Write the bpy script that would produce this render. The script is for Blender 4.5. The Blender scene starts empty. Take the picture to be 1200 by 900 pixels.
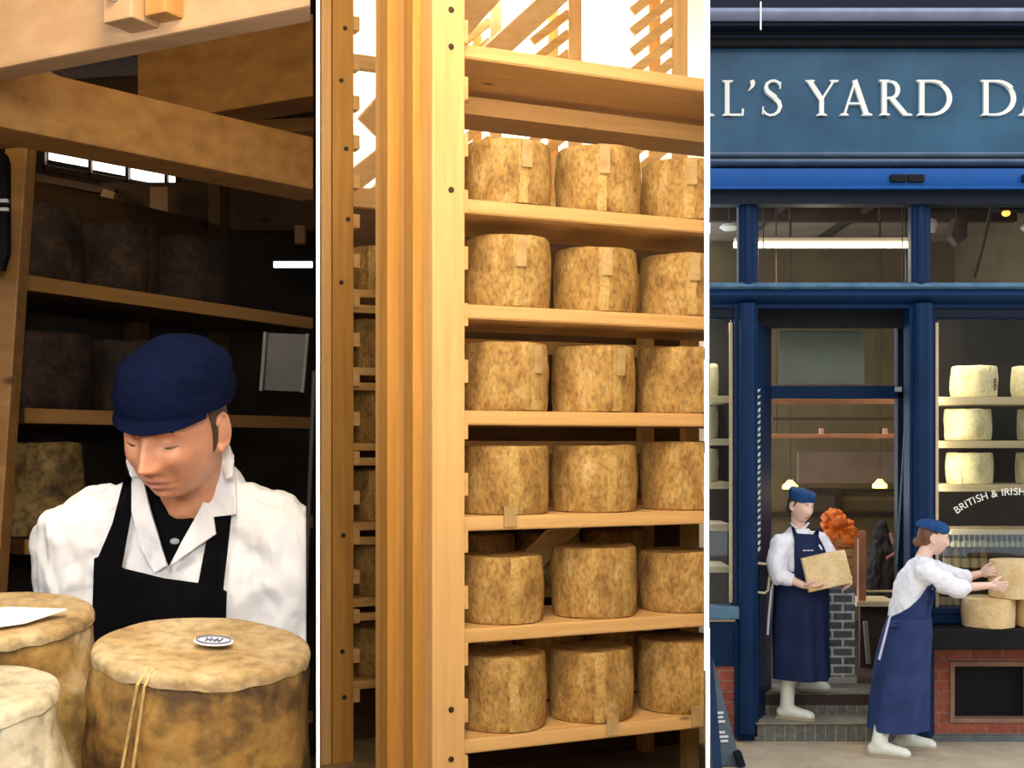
import bpy, bmesh, math, random
from mathutils import Vector, Matrix, Euler, noise
from mathutils.bvhtree import BVHTree
R = math.radians
random.seed(7)
S = bpy.context.scene
COL = S.collection

# ------------------------------------------------------------------ camera, sky, lamps, exposure
ZC, HOR, F = 1.6, 522.0, 1500.0            # eye height, horizon row, focal length in pixels of the 1200x900 frame
cd = bpy.data.cameras.new('camera'); cam = bpy.data.objects.new('camera', cd); COL.objects.link(cam)
cam.location = (0, 0, ZC); cam.rotation_euler = (R(90), 0, 0)
cd.sensor_width = 36; cd.lens = 36 * F / 1200; cd.shift_y = (HOR - 450) / 1200; cd.clip_start = .05
S.camera = cam
S.view_settings.view_transform = 'Standard'; S.view_settings.look = 'None'
S.view_settings.exposure = 0.0; S.view_settings.gamma = 1; S.view_settings.use_curve_mapping = False

W = bpy.data.worlds.new('overcast_sky'); S.world = W; W.use_nodes = True
wn, wl = W.node_tree.nodes, W.node_tree.links
bg = wn['Background']; bg.inputs['Strength'].default_value = 2.1
wtc = wn.new('ShaderNodeTexCoord'); wno = wn.new('ShaderNodeTexNoise'); wcr = wn.new('ShaderNodeValToRGB')
wno.inputs['Scale'].default_value = 2.2; wno.inputs['Detail'].default_value = 5
wl.new(wtc.outputs['Generated'], wno.inputs['Vector']); wl.new(wno.outputs['Fac'], wcr.inputs['Fac'])
wcr.color_ramp.elements[0].position = .38; wcr.color_ramp.elements[0].color = (.62, .74, .92, 1)
wcr.color_ramp.elements[1].position = .62; wcr.color_ramp.elements[1].color = (1, 1, 1, 1)
wl.new(wcr.outputs['Color'], bg.inputs['Color'])

def area(name, loc, target, size, power, color, sy=None):
    ld = bpy.data.lights.new(name, 'AREA'); o = bpy.data.objects.new(name, ld); COL.objects.link(o)
    ld.energy = power; ld.color = color; ld.size = size
    if sy: ld.shape = 'RECTANGLE'; ld.size_y = sy
    o.location = loc
    o.rotation_euler = (Vector(target) - Vector(loc)).to_track_quat('-Z', 'Y').to_euler()
    return o
def point(name, loc, power, color, r=.06):
    ld = bpy.data.lights.new(name, 'POINT'); o = bpy.data.objects.new(name, ld); COL.objects.link(o)
    ld.energy = power; ld.color = color; ld.shadow_soft_size = r; o.location = loc
    return o
area('lamp_over_bench', (-.12, .35, 2.0), (-.62, 2.3, 1.35), .45, 26, (1, .96, .91))  # unseen area light added to light the man, no fixture built
area('lamp_left_of_bench', (-1.45, 1.2, 2.35), (-.75, 2.3, 1.5), .45, 15, (1, .96, .91))  # second unseen light added beside the bench
area('lamp_over_aisle', (.15, 2.6, 4.7), (.1, 5.0, 1.8), 1.3, 125, (1, .79, .50))  # unseen area light added above the racks, no fixture built
area('lamp_aisle_front', (.0, 1.2, 3.2), (.1, 5.0, 1.3), .9, 72, (1, .80, .52))  # unseen, added to lift the lower part of the rack
area('lamp_store_rear', (-.1, 8.55, 4.9), (-.1, 9.1, 3.4), .8, 120, (1, .91, .74))  # unseen, added to whiten the rear wall and silhouette the slats
point('lamp_rack_rear', (-2.1, 5.15, 2.75), 2.2, (1, .72, .42), .08)  # added in front of the loft studs to light them

# ------------------------------------------------------------------ helpers
def fx(px, Y): return (px - 600) * Y / F
def fz(py, Y): return ZC - (py - HOR) * Y / F
def P(px, py, Y): return Vector((fx(px, Y), Y, fz(py, Y)))
KL, KR = -.1523, .1523                      # the two partitions run along X = KL*Y and X = KR*Y

def fin(bm, smooth=None):
    bmesh.ops.recalc_face_normals(bm, faces=bm.faces[:])
    if smooth is not None:
        for f in bm.faces: f.smooth = True
        for e in bm.edges:
            if len(e.link_faces) == 2 and e.calc_face_angle(0) > R(smooth): e.smooth = False
    return bm
def mat_of(o):
    return Matrix.LocRotScale(o.location, o.rotation_euler, None)
def obj(name, bm, m, parent=None, world=True, smooth=None):
    """link bm as one mesh object; with a parent, world coordinates become the parent's"""
    fin(bm, smooth)
    if parent is not None and world:
        mm = mat_of(parent); p = parent.parent
        while p: mm = mat_of(p) @ mm; p = p.parent
        bm.transform(mm.inverted())
    me = bpy.data.meshes.new(name); bm.to_mesh(me); bm.free()
    for x in (m if isinstance(m, (list, tuple)) else [m]): me.materials.append(x)
    o = bpy.data.objects.new(name, me); COL.objects.link(o)
    if parent is not None: o.parent = parent
    return o
def pose(o, loc, rz=0):
    """give a top-level mesh its own origin at loc"""
    M_ = Matrix.LocRotScale(Vector(loc), Euler((0, 0, rz)), None)
    o.data.transform(M_.inverted()); o.location = loc; o.rotation_euler = (0, 0, rz); return o
def tag(o, label, cat, group=None, kind=None):
    o['label'] = label; o['category'] = cat
    if group: o['group'] = group
    if kind: o['kind'] = kind
    return o
def thing(name, label, cat, loc=(0, 0, 0), rz=0, group=None):
    o = bpy.data.objects.new(name, None); COL.objects.link(o); o.empty_display_size = .05
    o.location = loc; o.rotation_euler = (0, 0, rz)
    return tag(o, label, cat, group)
def struct(name, bm, m, smooth=None):
    o = obj(name, bm, m, smooth=smooth); o['kind'] = 'structure'; return o
def copy_tree(o, parent=None):
    c = o.copy(); COL.objects.link(c)
    if parent is not None: c.parent = parent
    for ch in list(o.children): copy_tree(ch, c)
    return c

def B(): return bmesh.new()
def box(bm, c, s, rot=None, bev=0):
    r = bmesh.ops.create_cube(bm, size=1); vs = r['verts']
    bmesh.ops.scale(bm, vec=s, verts=vs)
    if bev:
        es = list({e for v in vs for e in v.link_edges})
        rb = bmesh.ops.bevel(bm, geom=es, offset=bev, segments=2, affect='EDGES', profile=.6)
        vs = list({v for f in rb['faces'] for v in f.verts} | {v for v in vs if v.is_valid})
    M_ = Matrix.Translation(Vector(c)) @ (rot.to_matrix().to_4x4() if isinstance(rot, Euler) else (rot if rot else Matrix.Identity(4)))
    bmesh.ops.transform(bm, matrix=M_, verts=vs); return bm
def bx(x0, x1, y0, y1, z0, z1, bev=0, bm=None):
    return box(bm if bm is not None else B(), ((x0+x1)/2, (y0+y1)/2, (z0+z1)/2), (abs(x1-x0), abs(y1-y0), abs(z1-z0)), None, bev)
def bpx(px0, px1, py0, py1, Y, depth, bev=0, bm=None):
    """box whose front face covers a rectangle of the photo at depth Y"""
    return bx(fx(px0, Y), fx(px1, Y), Y, Y+depth, fz(py1, Y), fz(py0, Y), bev, bm)
def beam(bm, a, b, w, h, up=(0, 0, 1), bev=.004):
    """timber from a to b; w across, h along up"""
    a, b = Vector(a), Vector(b); d = b-a; x = d.normalized(); z = Vector(up); y = z.cross(x).normalized(); z = x.cross(y)
    M_ = Matrix((x, y, z)).transposed().to_4x4()
    M_.translation = (a+b)/2
    return box(bm, (0, 0, 0), (d.length, w, h), M_, bev)
def prism(bm, pts, z0, z1):
    """pts (x, y) outline extruded from z0 to z1"""
    lo = [bm.verts.new((x, y, z0)) for x, y in pts]; hi = [bm.verts.new((x, y, z1)) for x, y in pts]
    bm.faces.new(lo[::-1]); bm.faces.new(hi); n = len(pts)
    for i in range(n): bm.faces.new((lo[i], lo[(i+1) % n], hi[(i+1) % n], hi[i]))
    return bm
def plate(bm, pts, t):
    """planar polygon of 3-D points thickened by t along its normal"""
    pts = [Vector(p) for p in pts]; n = Vector((0, 0, 0))
    for i in range(len(pts)): n += pts[i].cross(pts[(i+1) % len(pts)])
    n.normalize()
    lo = [bm.verts.new(p) for p in pts]; hi = [bm.verts.new(p+n*t) for p in pts]; k = len(pts)
    bm.faces.new(lo[::-1]); bm.faces.new(hi)
    for i in range(k): bm.faces.new((lo[i], lo[(i+1) % k], hi[(i+1) % k], hi[i]))
    return bm
def lathe(bm, prof, seg=32, c=(0, 0, 0), M_=None):
    """prof = (r, z) from bottom to top, closed at the axis"""
    rings = []; vs = []
    for r, z in prof:
        if r < 1e-5: rings.append([bm.verts.new((0, 0, z))])
        else: rings.append([bm.verts.new((r*math.cos(2*math.pi*i/seg), r*math.sin(2*math.pi*i/seg), z)) for i in range(seg)])
    for a, b in zip(rings, rings[1:]):
        for i in range(seg):
            j = (i+1) % seg
            if len(a) == 1 and len(b) == 1: continue
            if len(a) == 1: bm.faces.new((a[0], b[j], b[i]))
            elif len(b) == 1: bm.faces.new((a[i], a[j], b[0]))
            else: bm.faces.new((a[i], a[j], b[j], b[i]))
    vs = [v for g in rings for v in g]
    for e in (rings[0], rings[-1]):
        if len(e) > 1: bm.faces.new(e)
    bmesh.ops.transform(bm, matrix=Matrix.Translation(Vector(c)) @ (M_ or Matrix.Identity(4)), verts=vs)
    return bm
def frame_of(d):
    z = Vector(d).normalized(); x = Vector((0, 0, 1)).cross(z)
    if x.length < 1e-3: x = Vector((1, 0, 0))
    x.normalize(); return x, z.cross(x)
def tube(bm, pts, rad, seg=12, flat=1):
    """smooth tube through pts; rad = number or list"""
    pts = [Vector(p) for p in pts]; n = len(pts)
    if not isinstance(rad, (list, tuple)): rad = [rad]*n
    rings = []; px = None
    for i in range(n):
        d = pts[min(i+1, n-1)] - pts[max(i-1, 0)]
        x, y = frame_of(d)
        if px is not None:
            z = d.normalized(); x = (px - z*px.dot(z)).normalized(); y = z.cross(x)
        px = x
        rings.append([bm.verts.new(pts[i] + (x*math.cos(2*math.pi*k/seg) + y*flat*math.sin(2*math.pi*k/seg))*rad[i]) for k in range(seg)])
    for a, b in zip(rings, rings[1:]):
        for k in range(seg): bm.faces.new((a[k], a[(k+1) % seg], b[(k+1) % seg], b[k]))
    bm.faces.new(rings[0][::-1]); bm.faces.new(rings[-1])
    return bm
def ball(bm, c, r, sub=2, M_=None):
    v = bmesh.ops.create_icosphere(bm, subdivisions=sub, radius=1)['verts']
    rr = (r, r, r) if not isinstance(r, (tuple, list)) else r
    mm = Matrix.Translation(Vector(c)) @ (M_ or Matrix.Identity(4)) @ Matrix.Diagonal((*rr, 1))
    bmesh.ops.transform(bm, matrix=mm, verts=v); return bm
def limb(bm, pts, rad):
    """tapered limb with round joints (to be fused)"""
    pts = [Vector(p) for p in pts]
    for p, r in zip(pts, rad): ball(bm, p, r)
    for i in range(len(pts)-1): tube(bm, [pts[i], pts[i+1]], [rad[i], rad[i+1]], 16)
    return bm
def loft(bm, rings):
    """rings = (centre, rx, ry, tilt Euler) closed ellipses"""
    rr = []
    for c, rx, ry, e in rings:
        m = e.to_matrix() if e else Matrix.Identity(3)
        rr.append([bm.verts.new(Vector(c) + m @ Vector((rx*math.cos(2*math.pi*k/40), ry*math.sin(2*math.pi*k/40), 0))) for k in range(40)])
    for a, b in zip(rr, rr[1:]):
        for k in range(40): bm.faces.new((a[k], a[(k+1) % 40], b[(k+1) % 40], b[k]))
    bm.faces.new(rr[0][::-1]); bm.faces.new(rr[-1]); return bm
def fuse(bm, voxel, smooth=4, fac=.5):
    """overlapping closed pieces become one continuous skin"""
    fin(bm)
    me = bpy.data.meshes.new('tmp'); bm.to_mesh(me); bm.free()
    o = bpy.data.objects.new('tmp', me); COL.objects.link(o)
    m = o.modifiers.new('r', 'REMESH'); m.mode = 'VOXEL'; m.voxel_size = voxel
    if smooth: s = o.modifiers.new('s', 'SMOOTH'); s.iterations = smooth; s.factor = fac
    dg = bpy.context.evaluated_depsgraph_get(); dg.update()
    me2 = bpy.data.meshes.new_from_object(o.evaluated_get(dg))
    bpy.data.objects.remove(o); bpy.data.meshes.remove(me)
    out = B(); out.from_mesh(me2); bpy.data.meshes.remove(me2)
    for f in out.faces: f.smooth = True
    return out
def clip(bm, co, no):
    """cut away what lies on the no side of the plane, closing the cut"""
    g = bm.verts[:]+bm.edges[:]+bm.faces[:]
    r = bmesh.ops.bisect_plane(bm, geom=g, plane_co=co, plane_no=no, clear_outer=True)
    es = [e for e in r['geom_cut'] if isinstance(e, bmesh.types.BMEdge)]
    if es: bmesh.ops.holes_fill(bm, edges=es, sides=0)
    return bm
def clip_right_bay(bm, gap=.012):   # keep the store side of the right partition
    return clip(bm, (KR*3-gap, 3, 0), (1, -KR, 0))
def clip_shop(bm, gap=.022):         # keep the street side of the right partition
    return clip(bm, (KR*3+gap, 3, 0), (-1, KR, 0))
def wobble(bm, amp, sc, seed=0, only=None):
    bm.normal_update()
    o_ = Vector((seed*3.1, seed*1.7, seed*.9))
    for v in bm.verts:
        if only and not only(v.co): continue
        v.co += v.normal*(noise.fractal(v.co*sc + o_, .9, 2.2, 3)*amp)
    return bm
def bvh_of(bm): return BVHTree.FromBMesh(bm)
def patch(bvh, poly, Y, off, t, cuts=3, follow=None, gap=.12):
    """cloth panel with the outline poly (photo pixels) laid on the surface in bvh as seen from the front"""
    bm = B(); vs = [bm.verts.new((x, y, 0)) for x, y in poly]; bm.faces.new(vs)
    bmesh.ops.triangulate(bm, faces=bm.faces[:])
    for _ in range(cuts):
        bmesh.ops.subdivide_edges(bm, edges=bm.edges[:], cuts=1, use_grid_fill=True)
        bmesh.ops.triangulate(bm, faces=bm.faces[:])
    miss = []; cam_o = Vector((0, 0, ZC)); ok = []
    for v in bm.verts:
        d = (P(v.co.x, v.co.y, 1.0) - cam_o).normalized()
        h = bvh.ray_cast(cam_o, d)
        if h[0] is not None and abs(h[0].y - Y) < gap:
            v.co = h[0] + h[1]*0 - d*off; ok.append(v.co.copy())
        else: miss.append((v, d))
    for v, d in miss:
        q = P(v.co.x, v.co.y, Y)
        if ok:
            n = min(ok, key=lambda p: (p-q).length_squared)
            v.co = cam_o + d*(n.y/d.y)
        else: v.co = q
    bmesh.ops.smooth_vert(bm, verts=bm.verts[:], factor=.3, use_axis_x=True, use_axis_y=True, use_axis_z=True)
    bm.normal_update()
    for f in bm.faces:
        if f.normal.y > 0: f.normal_flip()
    lo = {v: v.co.copy() for v in bm.verts}
    r = bmesh.ops.extrude_face_region(bm, geom=bm.faces[:])
    for v in r['geom']:
        if isinstance(v, bmesh.types.BMVert): v.co.y -= t
    for f in bm.faces: f.smooth = True
    return bm

# ------------------------------------------------------------------ materials
def mk(name, c1, c2=None, rough=.6, scale=6, stretch=(1, 1, 1), bump=0, bscale=None, metal=0, lo=.35, hi=.65, detail=5, spec=.5, rnd=True):
    m = bpy.data.materials.new(name); m.use_nodes = True; nt = m.node_tree; n, l = nt.nodes, nt.links
    p = n['Principled BSDF']; p.inputs['Roughness'].default_value = rough; p.inputs['Metallic'].default_value = metal
    p.inputs['Specular IOR Level'].default_value = spec
    if c2 is None and not bump:
        p.inputs['Base Color'].default_value = (*c1, 1); return m
    tc = n.new('ShaderNodeTexCoord'); mp = n.new('ShaderNodeMapping'); mp.inputs['Scale'].default_value = stretch
    l.new(tc.outputs['Object'], mp.inputs['Vector'])
    if rnd:
        oi = n.new('ShaderNodeObjectInfo'); mu = n.new('ShaderNodeMath'); mu.operation = 'MULTIPLY'; mu.inputs[1].default_value = 37
        l.new(oi.outputs['Random'], mu.inputs[0]); l.new(mu.outputs[0], mp.inputs['Location'])
    no = n.new('ShaderNodeTexNoise'); no.inputs['Scale'].default_value = scale; no.inputs['Detail'].default_value = detail
    l.new(mp.outputs['Vector'], no.inputs['Vector'])
    cr = n.new('ShaderNodeValToRGB'); cr.color_ramp.elements[0].position = lo; cr.color_ramp.elements[1].position = hi
    cr.color_ramp.elements[0].color = (*(c2 or c1), 1); cr.color_ramp.elements[1].color = (*c1, 1)
    l.new(no.outputs['Fac'], cr.inputs['Fac']); l.new(cr.outputs['Color'], p.inputs['Base Color'])
    if bump:
        bn = n.new('ShaderNodeTexNoise'); bn.inputs['Scale'].default_value = bscale or scale; bn.inputs['Detail'].default_value = 6
        l.new(mp.outputs['Vector'], bn.inputs['Vector'])
        bb = n.new('ShaderNodeBump'); bb.inputs['Strength'].default_value = bump; bb.inputs['Distance'].default_value = .01
        l.new(bn.outputs['Fac'], bb.inputs['Height']); l.new(bb.outputs['Normal'], p.inputs['Normal'])
    return m
def wood(name, c1, c2, axis, rough=.55, sc=34):
    st = [1, 1, 1]; st['xyz'.index(axis)] = .05
    m = mk(name, c1, c2, rough, sc, st, bump=.12, lo=.3, hi=.7, detail=4)
    nt = m.node_tree; n, l = nt.nodes, nt.links; p = n['Principled BSDF']
    # knots
    tc = n.new('ShaderNodeTexCoord'); mp = n.new('ShaderNodeMapping'); s2 = [1, 1, 1]; s2['xyz'.index(axis)] = .45
    mp.inputs['Scale'].default_value = s2; l.new(tc.outputs['Object'], mp.inputs['Vector'])
    vo = n.new('ShaderNodeTexVoronoi'); vo.inputs['Scale'].default_value = 5.5; l.new(mp.outputs['Vector'], vo.inputs['Vector'])
    cr = n.new('ShaderNodeValToRGB'); cr.color_ramp.elements[0].position = .045; cr.color_ramp.elements[1].position = .10
    l.new(vo.outputs['Distance'], cr.inputs['Fac'])
    mx = n.new('ShaderNodeMixRGB'); mx.inputs[1].default_value = (c2[0]*.35, c2[1]*.28, c2[2]*.25, 1)
    src = p.inputs['Base Color'].links[0].from_socket
    l.new(cr.outputs['Color'], mx.inputs[0]); l.new(src, mx.inputs[2]); l.new(mx.outputs[0], p.inputs['Base Color'])
    return m
def rind(name, cols, rough=.8, sc=9, fine=60, bump=.5, speck=.5, stretch=(1, 1, 1)):
    """cloth-bound cheese rind: patches of several colours with fine mould specks"""
    m = bpy.data.materials.new(name); m.use_nodes = True; nt = m.node_tree; n, l = nt.nodes, nt.links
    p = n['Principled BSDF']; p.inputs['Roughness'].default_value = rough
    tc = n.new('ShaderNodeTexCoord'); mp = n.new('ShaderNodeMapping'); mp.inputs['Scale'].default_value = stretch
    oi = n.new('ShaderNodeObjectInfo'); mu = n.new('ShaderNodeMath'); mu.operation = 'MULTIPLY'; mu.inputs[1].default_value = 53
    l.new(oi.outputs['Random'], mu.inputs[0]); l.new(mu.outputs[0], mp.inputs['Location']); l.new(tc.outputs['Object'], mp.inputs['Vector'])
    a = n.new('ShaderNodeTexNoise'); a.inputs['Scale'].default_value = sc; a.inputs['Detail'].default_value = 8; a.inputs['Roughness'].default_value = .62
    l.new(mp.outputs['Vector'], a.inputs['Vector'])
    cr = n.new('ShaderNodeValToRGB'); k = len(cols)
    while len(cr.color_ramp.elements) < k: cr.color_ramp.elements.new(.5)
    for i, c in enumerate(cols):
        cr.color_ramp.elements[i].position = .30 + .40*i/(k-1); cr.color_ramp.elements[i].color = (*c, 1)
    l.new(a.outputs['Fac'], cr.inputs['Fac'])
    f = n.new('ShaderNodeTexNoise'); f.inputs['Scale'].default_value = fine; f.inputs['Detail'].default_value = 3
    l.new(mp.outputs['Vector'], f.inputs['Vector'])
    c2 = n.new('ShaderNodeValToRGB'); c2.color_ramp.elements[0].position = .36; c2.color_ramp.elements[0].color = (1-speck,)*3+(1,); c2.color_ramp.elements[1].position = .55
    l.new(f.outputs['Fac'], c2.inputs['Fac'])
    mx = n.new('ShaderNodeMixRGB'); mx.blend_type = 'MULTIPLY'; mx.inputs[0].default_value = 1
    l.new(cr.outputs['Color'], mx.inputs[1]); l.new(c2.outputs['Color'], mx.inputs[2]); l.new(mx.outputs[0], p.inputs['Base Color'])
    bb = n.new('ShaderNodeBump'); bb.inputs['Strength'].default_value = bump; bb.inputs['Distance'].default_value = .006
    l.new(f.outputs['Fac'], bb.inputs['Height']); l.new(bb.outputs['Normal'], p.inputs['Normal'])
    return m
def brick(name, c1, c2, mortar, bw, bh, ms, rot=True, off=.5, shift=(0, 0, 0), bumpd=.006):
    m = bpy.data.materials.new(name); m.use_nodes = True; nt = m.node_tree; n, l = nt.nodes, nt.links
    p = n['Principled BSDF']; p.inputs['Roughness'].default_value = .8
    tc = n.new('ShaderNodeTexCoord'); sp = n.new('ShaderNodeSeparateXYZ'); cb = n.new('ShaderNodeCombineXYZ')
    l.new(tc.outputs['Object'], sp.inputs[0])
    ad = n.new('ShaderNodeMath'); l.new(sp.outputs['X'], ad.inputs[0]); l.new(sp.outputs['Y'], ad.inputs[1])
    l.new(ad.outputs[0], cb.inputs['X']); l.new(sp.outputs['Z'], cb.inputs['Y'])
    mp = n.new('ShaderNodeMapping'); mp.inputs['Location'].default_value = shift; l.new(cb.outputs[0], mp.inputs['Vector'])
    b = n.new('ShaderNodeTexBrick'); b.offset = off
    b.inputs['Color1'].default_value = (*c1, 1); b.inputs['Color2'].default_value = (*c2, 1); b.inputs['Mortar'].default_value = (*mortar, 1)
    b.inputs['Scale'].default_value = 1; b.inputs['Brick Width'].default_value = bw; b.inputs['Row Height'].default_value = bh
    b.inputs['Mortar Size'].default_value = ms; b.inputs['Bias'].default_value = 0
    l.new(mp.outputs['Vector'], b.inputs['Vector'])
    no = n.new('ShaderNodeTexNoise'); no.inputs['Scale'].default_value = 25; l.new(tc.outputs['Object'], no.inputs['Vector'])
    mx = n.new('ShaderNodeMixRGB'); mx.blend_type = 'OVERLAY'; mx.inputs[0].default_value = .55
    l.new(b.outputs['Color'], mx.inputs[1]); l.new(no.outputs['Fac'], mx.inputs[2]); l.new(mx.outputs[0], p.inputs['Base Color'])
    bb = n.new('ShaderNodeBump'); bb.inputs['Distance'].default_value = bumpd; bb.invert = True
    l.new(b.outputs['Fac'], bb.inputs['Height']); l.new(bb.outputs['Normal'], p.inputs['Normal'])
    return m
def emit(name, c, s):
    m = bpy.data.materials.new(name); m.use_nodes = True; p = m.node_tree.nodes['Principled BSDF']
    p.inputs['Base Color'].default_value = (*c, 1); p.inputs['Emission Color'].default_value = (*c, 1); p.inputs['Emission Strength'].default_value = s
    return m
def glass(name, tint=(.93, .96, .95), refl=1.0):
    m = bpy.data.materials.new(name); m.use_nodes = True; nt = m.node_tree; n, l = nt.nodes, nt.links
    n.remove(n['Principled BSDF']); out = n['Material Output']
    tr = n.new('ShaderNodeBsdfTransparent'); tr.inputs[0].default_value = (*tint, 1)
    gl = n.new('ShaderNodeBsdfGlossy'); gl.inputs['Roughness'].default_value = .02
    fr = n.new('ShaderNodeFresnel'); fr.inputs[0].default_value = 1.45
    mu = n.new('ShaderNodeMath'); mu.operation = 'MULTIPLY'; mu.inputs[1].default_value = refl; l.new(fr.outputs[0], mu.inputs[0])
    ms = n.new('ShaderNodeMixShader'); l.new(mu.outputs[0], ms.inputs[0]); l.new(tr.outputs[0], ms.inputs[1]); l.new(gl.outputs[0], ms.inputs[2])
    l.new(ms.outputs[0], out.inputs['Surface']); return m

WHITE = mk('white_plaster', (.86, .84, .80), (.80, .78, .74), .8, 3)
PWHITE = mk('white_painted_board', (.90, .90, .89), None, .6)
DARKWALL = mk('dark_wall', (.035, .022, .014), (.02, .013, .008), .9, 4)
CONC = mk('store_floor_concrete', (.34, .27, .16), (.24, .18, .10), .7, 5)
CEIL = mk('store_ceiling', (.62, .55, .45), (.55, .48, .38), .9, 3)
PAVE = mk('pavement_stone', (.48, .385, .26), (.39, .31, .21), .85, 7, bump=.2, bscale=40)
PINE = {a: wood('pine_'+a, (.80, .53, .23), (.64, .38, .13), a) for a in 'xyz'}
PINEG = {a: wood('golden_pine_'+a, (.66, .37, .10), (.52, .27, .06), a) for a in 'xyz'}  # darker gold: part wood tone, part shade on alternate posts put into colour
PINEB = {a: wood('bright_pine_'+a, (.84, .57, .29), (.73, .46, .20), a) for a in 'xyz'}
TIMB = {a: wood('timber_'+a, (.54, .275, .080), (.37, .175, .046), a, sc=22) for a in 'xyz'}
TIMBP = {a: wood('planed_timber_'+a, (.57, .36, .20), (.47, .28, .14), a, sc=20) for a in 'xyz'}
DWOOD = {a: wood('stained_timber_'+a, (.115, .055, .019), (.06, .027, .010), a, sc=26) for a in 'xyz'}  # shade of the dim parts is put into this wood's colour
CLOTH_C = rind('cheddar_rind', [(.25, .145, .055), (.41, .245, .085), (.53, .335, .115), (.62, .42, .17), (.72, .54, .29)], sc=13, fine=75, speck=.36, stretch=(1, 1, .6))
SEAM = rind('bandage_cloth', [(.42, .27, .09), (.62, .43, .16), (.74, .56, .26)], sc=14, fine=70, speck=.25)
TAGP = mk('tag_paper', (.60, .45, .25), (.48, .33, .16), .8, 20)
STONE1 = rind('bench_cheese_rind', [(.03, .018, .008), (.12, .06, .014), (.34, .185, .04), (.42, .26, .08), (.56, .44, .26)], sc=5, fine=24, speck=.5, bump=.7)
STONE2 = rind('bench_cheese_top', [(.24, .14, .055), (.42, .28, .12), (.52, .38, .20), (.62, .50, .31)], sc=9, fine=45, speck=.3, bump=.7)
PALER = rind('grey_cheese_rind', [(.28, .20, .10), (.48, .40, .26), (.60, .54, .40), (.68, .63, .50)], sc=8, fine=34, speck=.35, bump=.6)
DARKCH = rind('old_cheese_rind', [(.012, .006, .003), (.035, .017, .008), (.065, .033, .015), (.10, .055, .026)], sc=9, fine=50, speck=.5)  # darkened rind colour stands in for the rack's deep shade
OLDGOLD = rind('golden_cheese_rind', [(.06, .035, .012), (.20, .12, .03), (.34, .22, .07), (.45, .33, .16)], sc=7, fine=40, speck=.5)
CREAM = rind('cream_cheese_rind', [(.54, .44, .22), (.72, .62, .36), (.80, .72, .46), (.84, .78, .54)], sc=7, fine=40, speck=.15, bump=.3)
CUT = rind('cut_cheese_block', [(.62, .40, .16), (.74, .53, .26), (.80, .62, .36)], sc=8, fine=50, speck=.12, bump=.2)
BLACK = mk('black_cloth', (.0035, .0035, .0042), None, .9, spec=.06)
HOLE = mk('dark_iron', (.035, .025, .02), None, .6)
SKIN = mk('skin', (.66, .305, .175), (.54, .225, .125), .5, 14, bump=.05, bscale=90, rnd=False)
SKINF = mk('fair_skin', (.80, .54, .43), (.75, .47, .36), .5, 16, rnd=False)
LIP = mk('lips', (.50, .19, .14), None, .45)
LIPF = mk('lips_fair', (.60, .20, .18), None, .45)
HAIRB = mk('brown_hair', (.10, .055, .028), (.05, .028, .015), .5, 60, (1, 1, .2))
HAIRR = mk('auburn_hair', (.20, .085, .035), (.11, .045, .02), .5, 60, (1, 1, .2))
NAVYCAP = mk('navy_cap_cloth', (.0035, .0065, .028), (.0025, .005, .02), .9, 60, bump=.2, bscale=180, spec=.05)
COAT = mk('white_cotton', (.82, .82, .84), (.77, .77, .80), .8, 5, bump=.55, bscale=13, spec=.2)
SHIRT = mk('white_shirt_cotton', (.83, .83, .87), (.78, .78, .83), .8, 8, bump=.5, bscale=24, spec=.2)
APRON = mk('navy_apron_cloth', (.009, .018, .068), (.006, .012, .05), .75, 7, bump=.4, bscale=9, spec=.25)
APRONL = mk('blue_apron_cloth', (.025, .046, .150), (.017, .032, .11), .75, 7, bump=.4, bscale=9, spec=.25)
BERET = mk('blue_cap_cloth', (.013, .068, .20), (.009, .048, .15), .8, 20, spec=.25)
BOOT = mk('white_rubber', (.78, .79, .68), (.70, .71, .60), .35, 8)
SOLE = mk('tan_rubber_sole', (.40, .33, .22), None, .7)
PAPER = mk('white_paper', (.88, .88, .90), None, .7)
INK = mk('blue_ink', (.10, .12, .25), None, .6)
NAVY = mk('navy_gloss_paint', (.003, .024, .078), (.0025, .019, .064), .45, 3, rnd=False, spec=.15)
NAVYD = mk('dark_navy_paint', (.003, .008, .022), (.0025, .0065, .018), .5, 3, spec=.25)
FASC = mk('fascia_blue_paint', (.026, .108, .190), (.013, .066, .132), .3, 2.2, rnd=False, spec=.45)
BRIGHT = mk('bright_blue_awning_case', (.003, .085, .33), (.003, .072, .28), .4, 2, spec=.3)
PALEB = mk('pale_lavender_lead', (.26, .28, .40), (.20, .22, .33), .5, 6, (1, 1, 1))
GREYM = mk('grey_blue_moulding', (.16, .22, .30), (.12, .17, .24), .4, 6)
SILLB = mk('weathered_sill_paint', (.10, .20, .30), (.05, .13, .22), .5, 9)
TARBL = mk('black_slate', (.006, .006, .007), (.004, .004, .005), .6, 8, spec=.2)
LETTER = mk('gilt_cream_letter', (.90, .89, .82), None, .5)
BRICK = brick('red_brick', (.34, .085, .045), (.24, .055, .032), (.26, .145, .10), .225, .075, .006)
GBRICK = brick('grey_glazed_brick', (.105, .115, .12), (.075, .082, .088), (.50, .50, .47), .16, .068, .009)
TILE = brick('grey_step_tile', (.155, .15, .125), (.115, .112, .095), (.26, .25, .21), .072, .6, .004, off=0)
SHOPW = mk('shop_interior_wall', (.17, .125, .062), (.13, .095, .045), .8, 3)
SHOPC = mk('shop_ceiling', (.26, .20, .14), (.20, .15, .10), .8, 3)
SHOPD = mk('shop_dark_wood', (.045, .022, .013), (.028, .014, .009), .6, 12)
COPPER = mk('copper_rail', (.46, .20, .10), (.38, .15, .07), .4, 12)
BOARDW = mk('window_shelf_wood', (.62, .50, .32), (.54, .42, .25), .6, 20, (.05, 1, 1))
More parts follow.
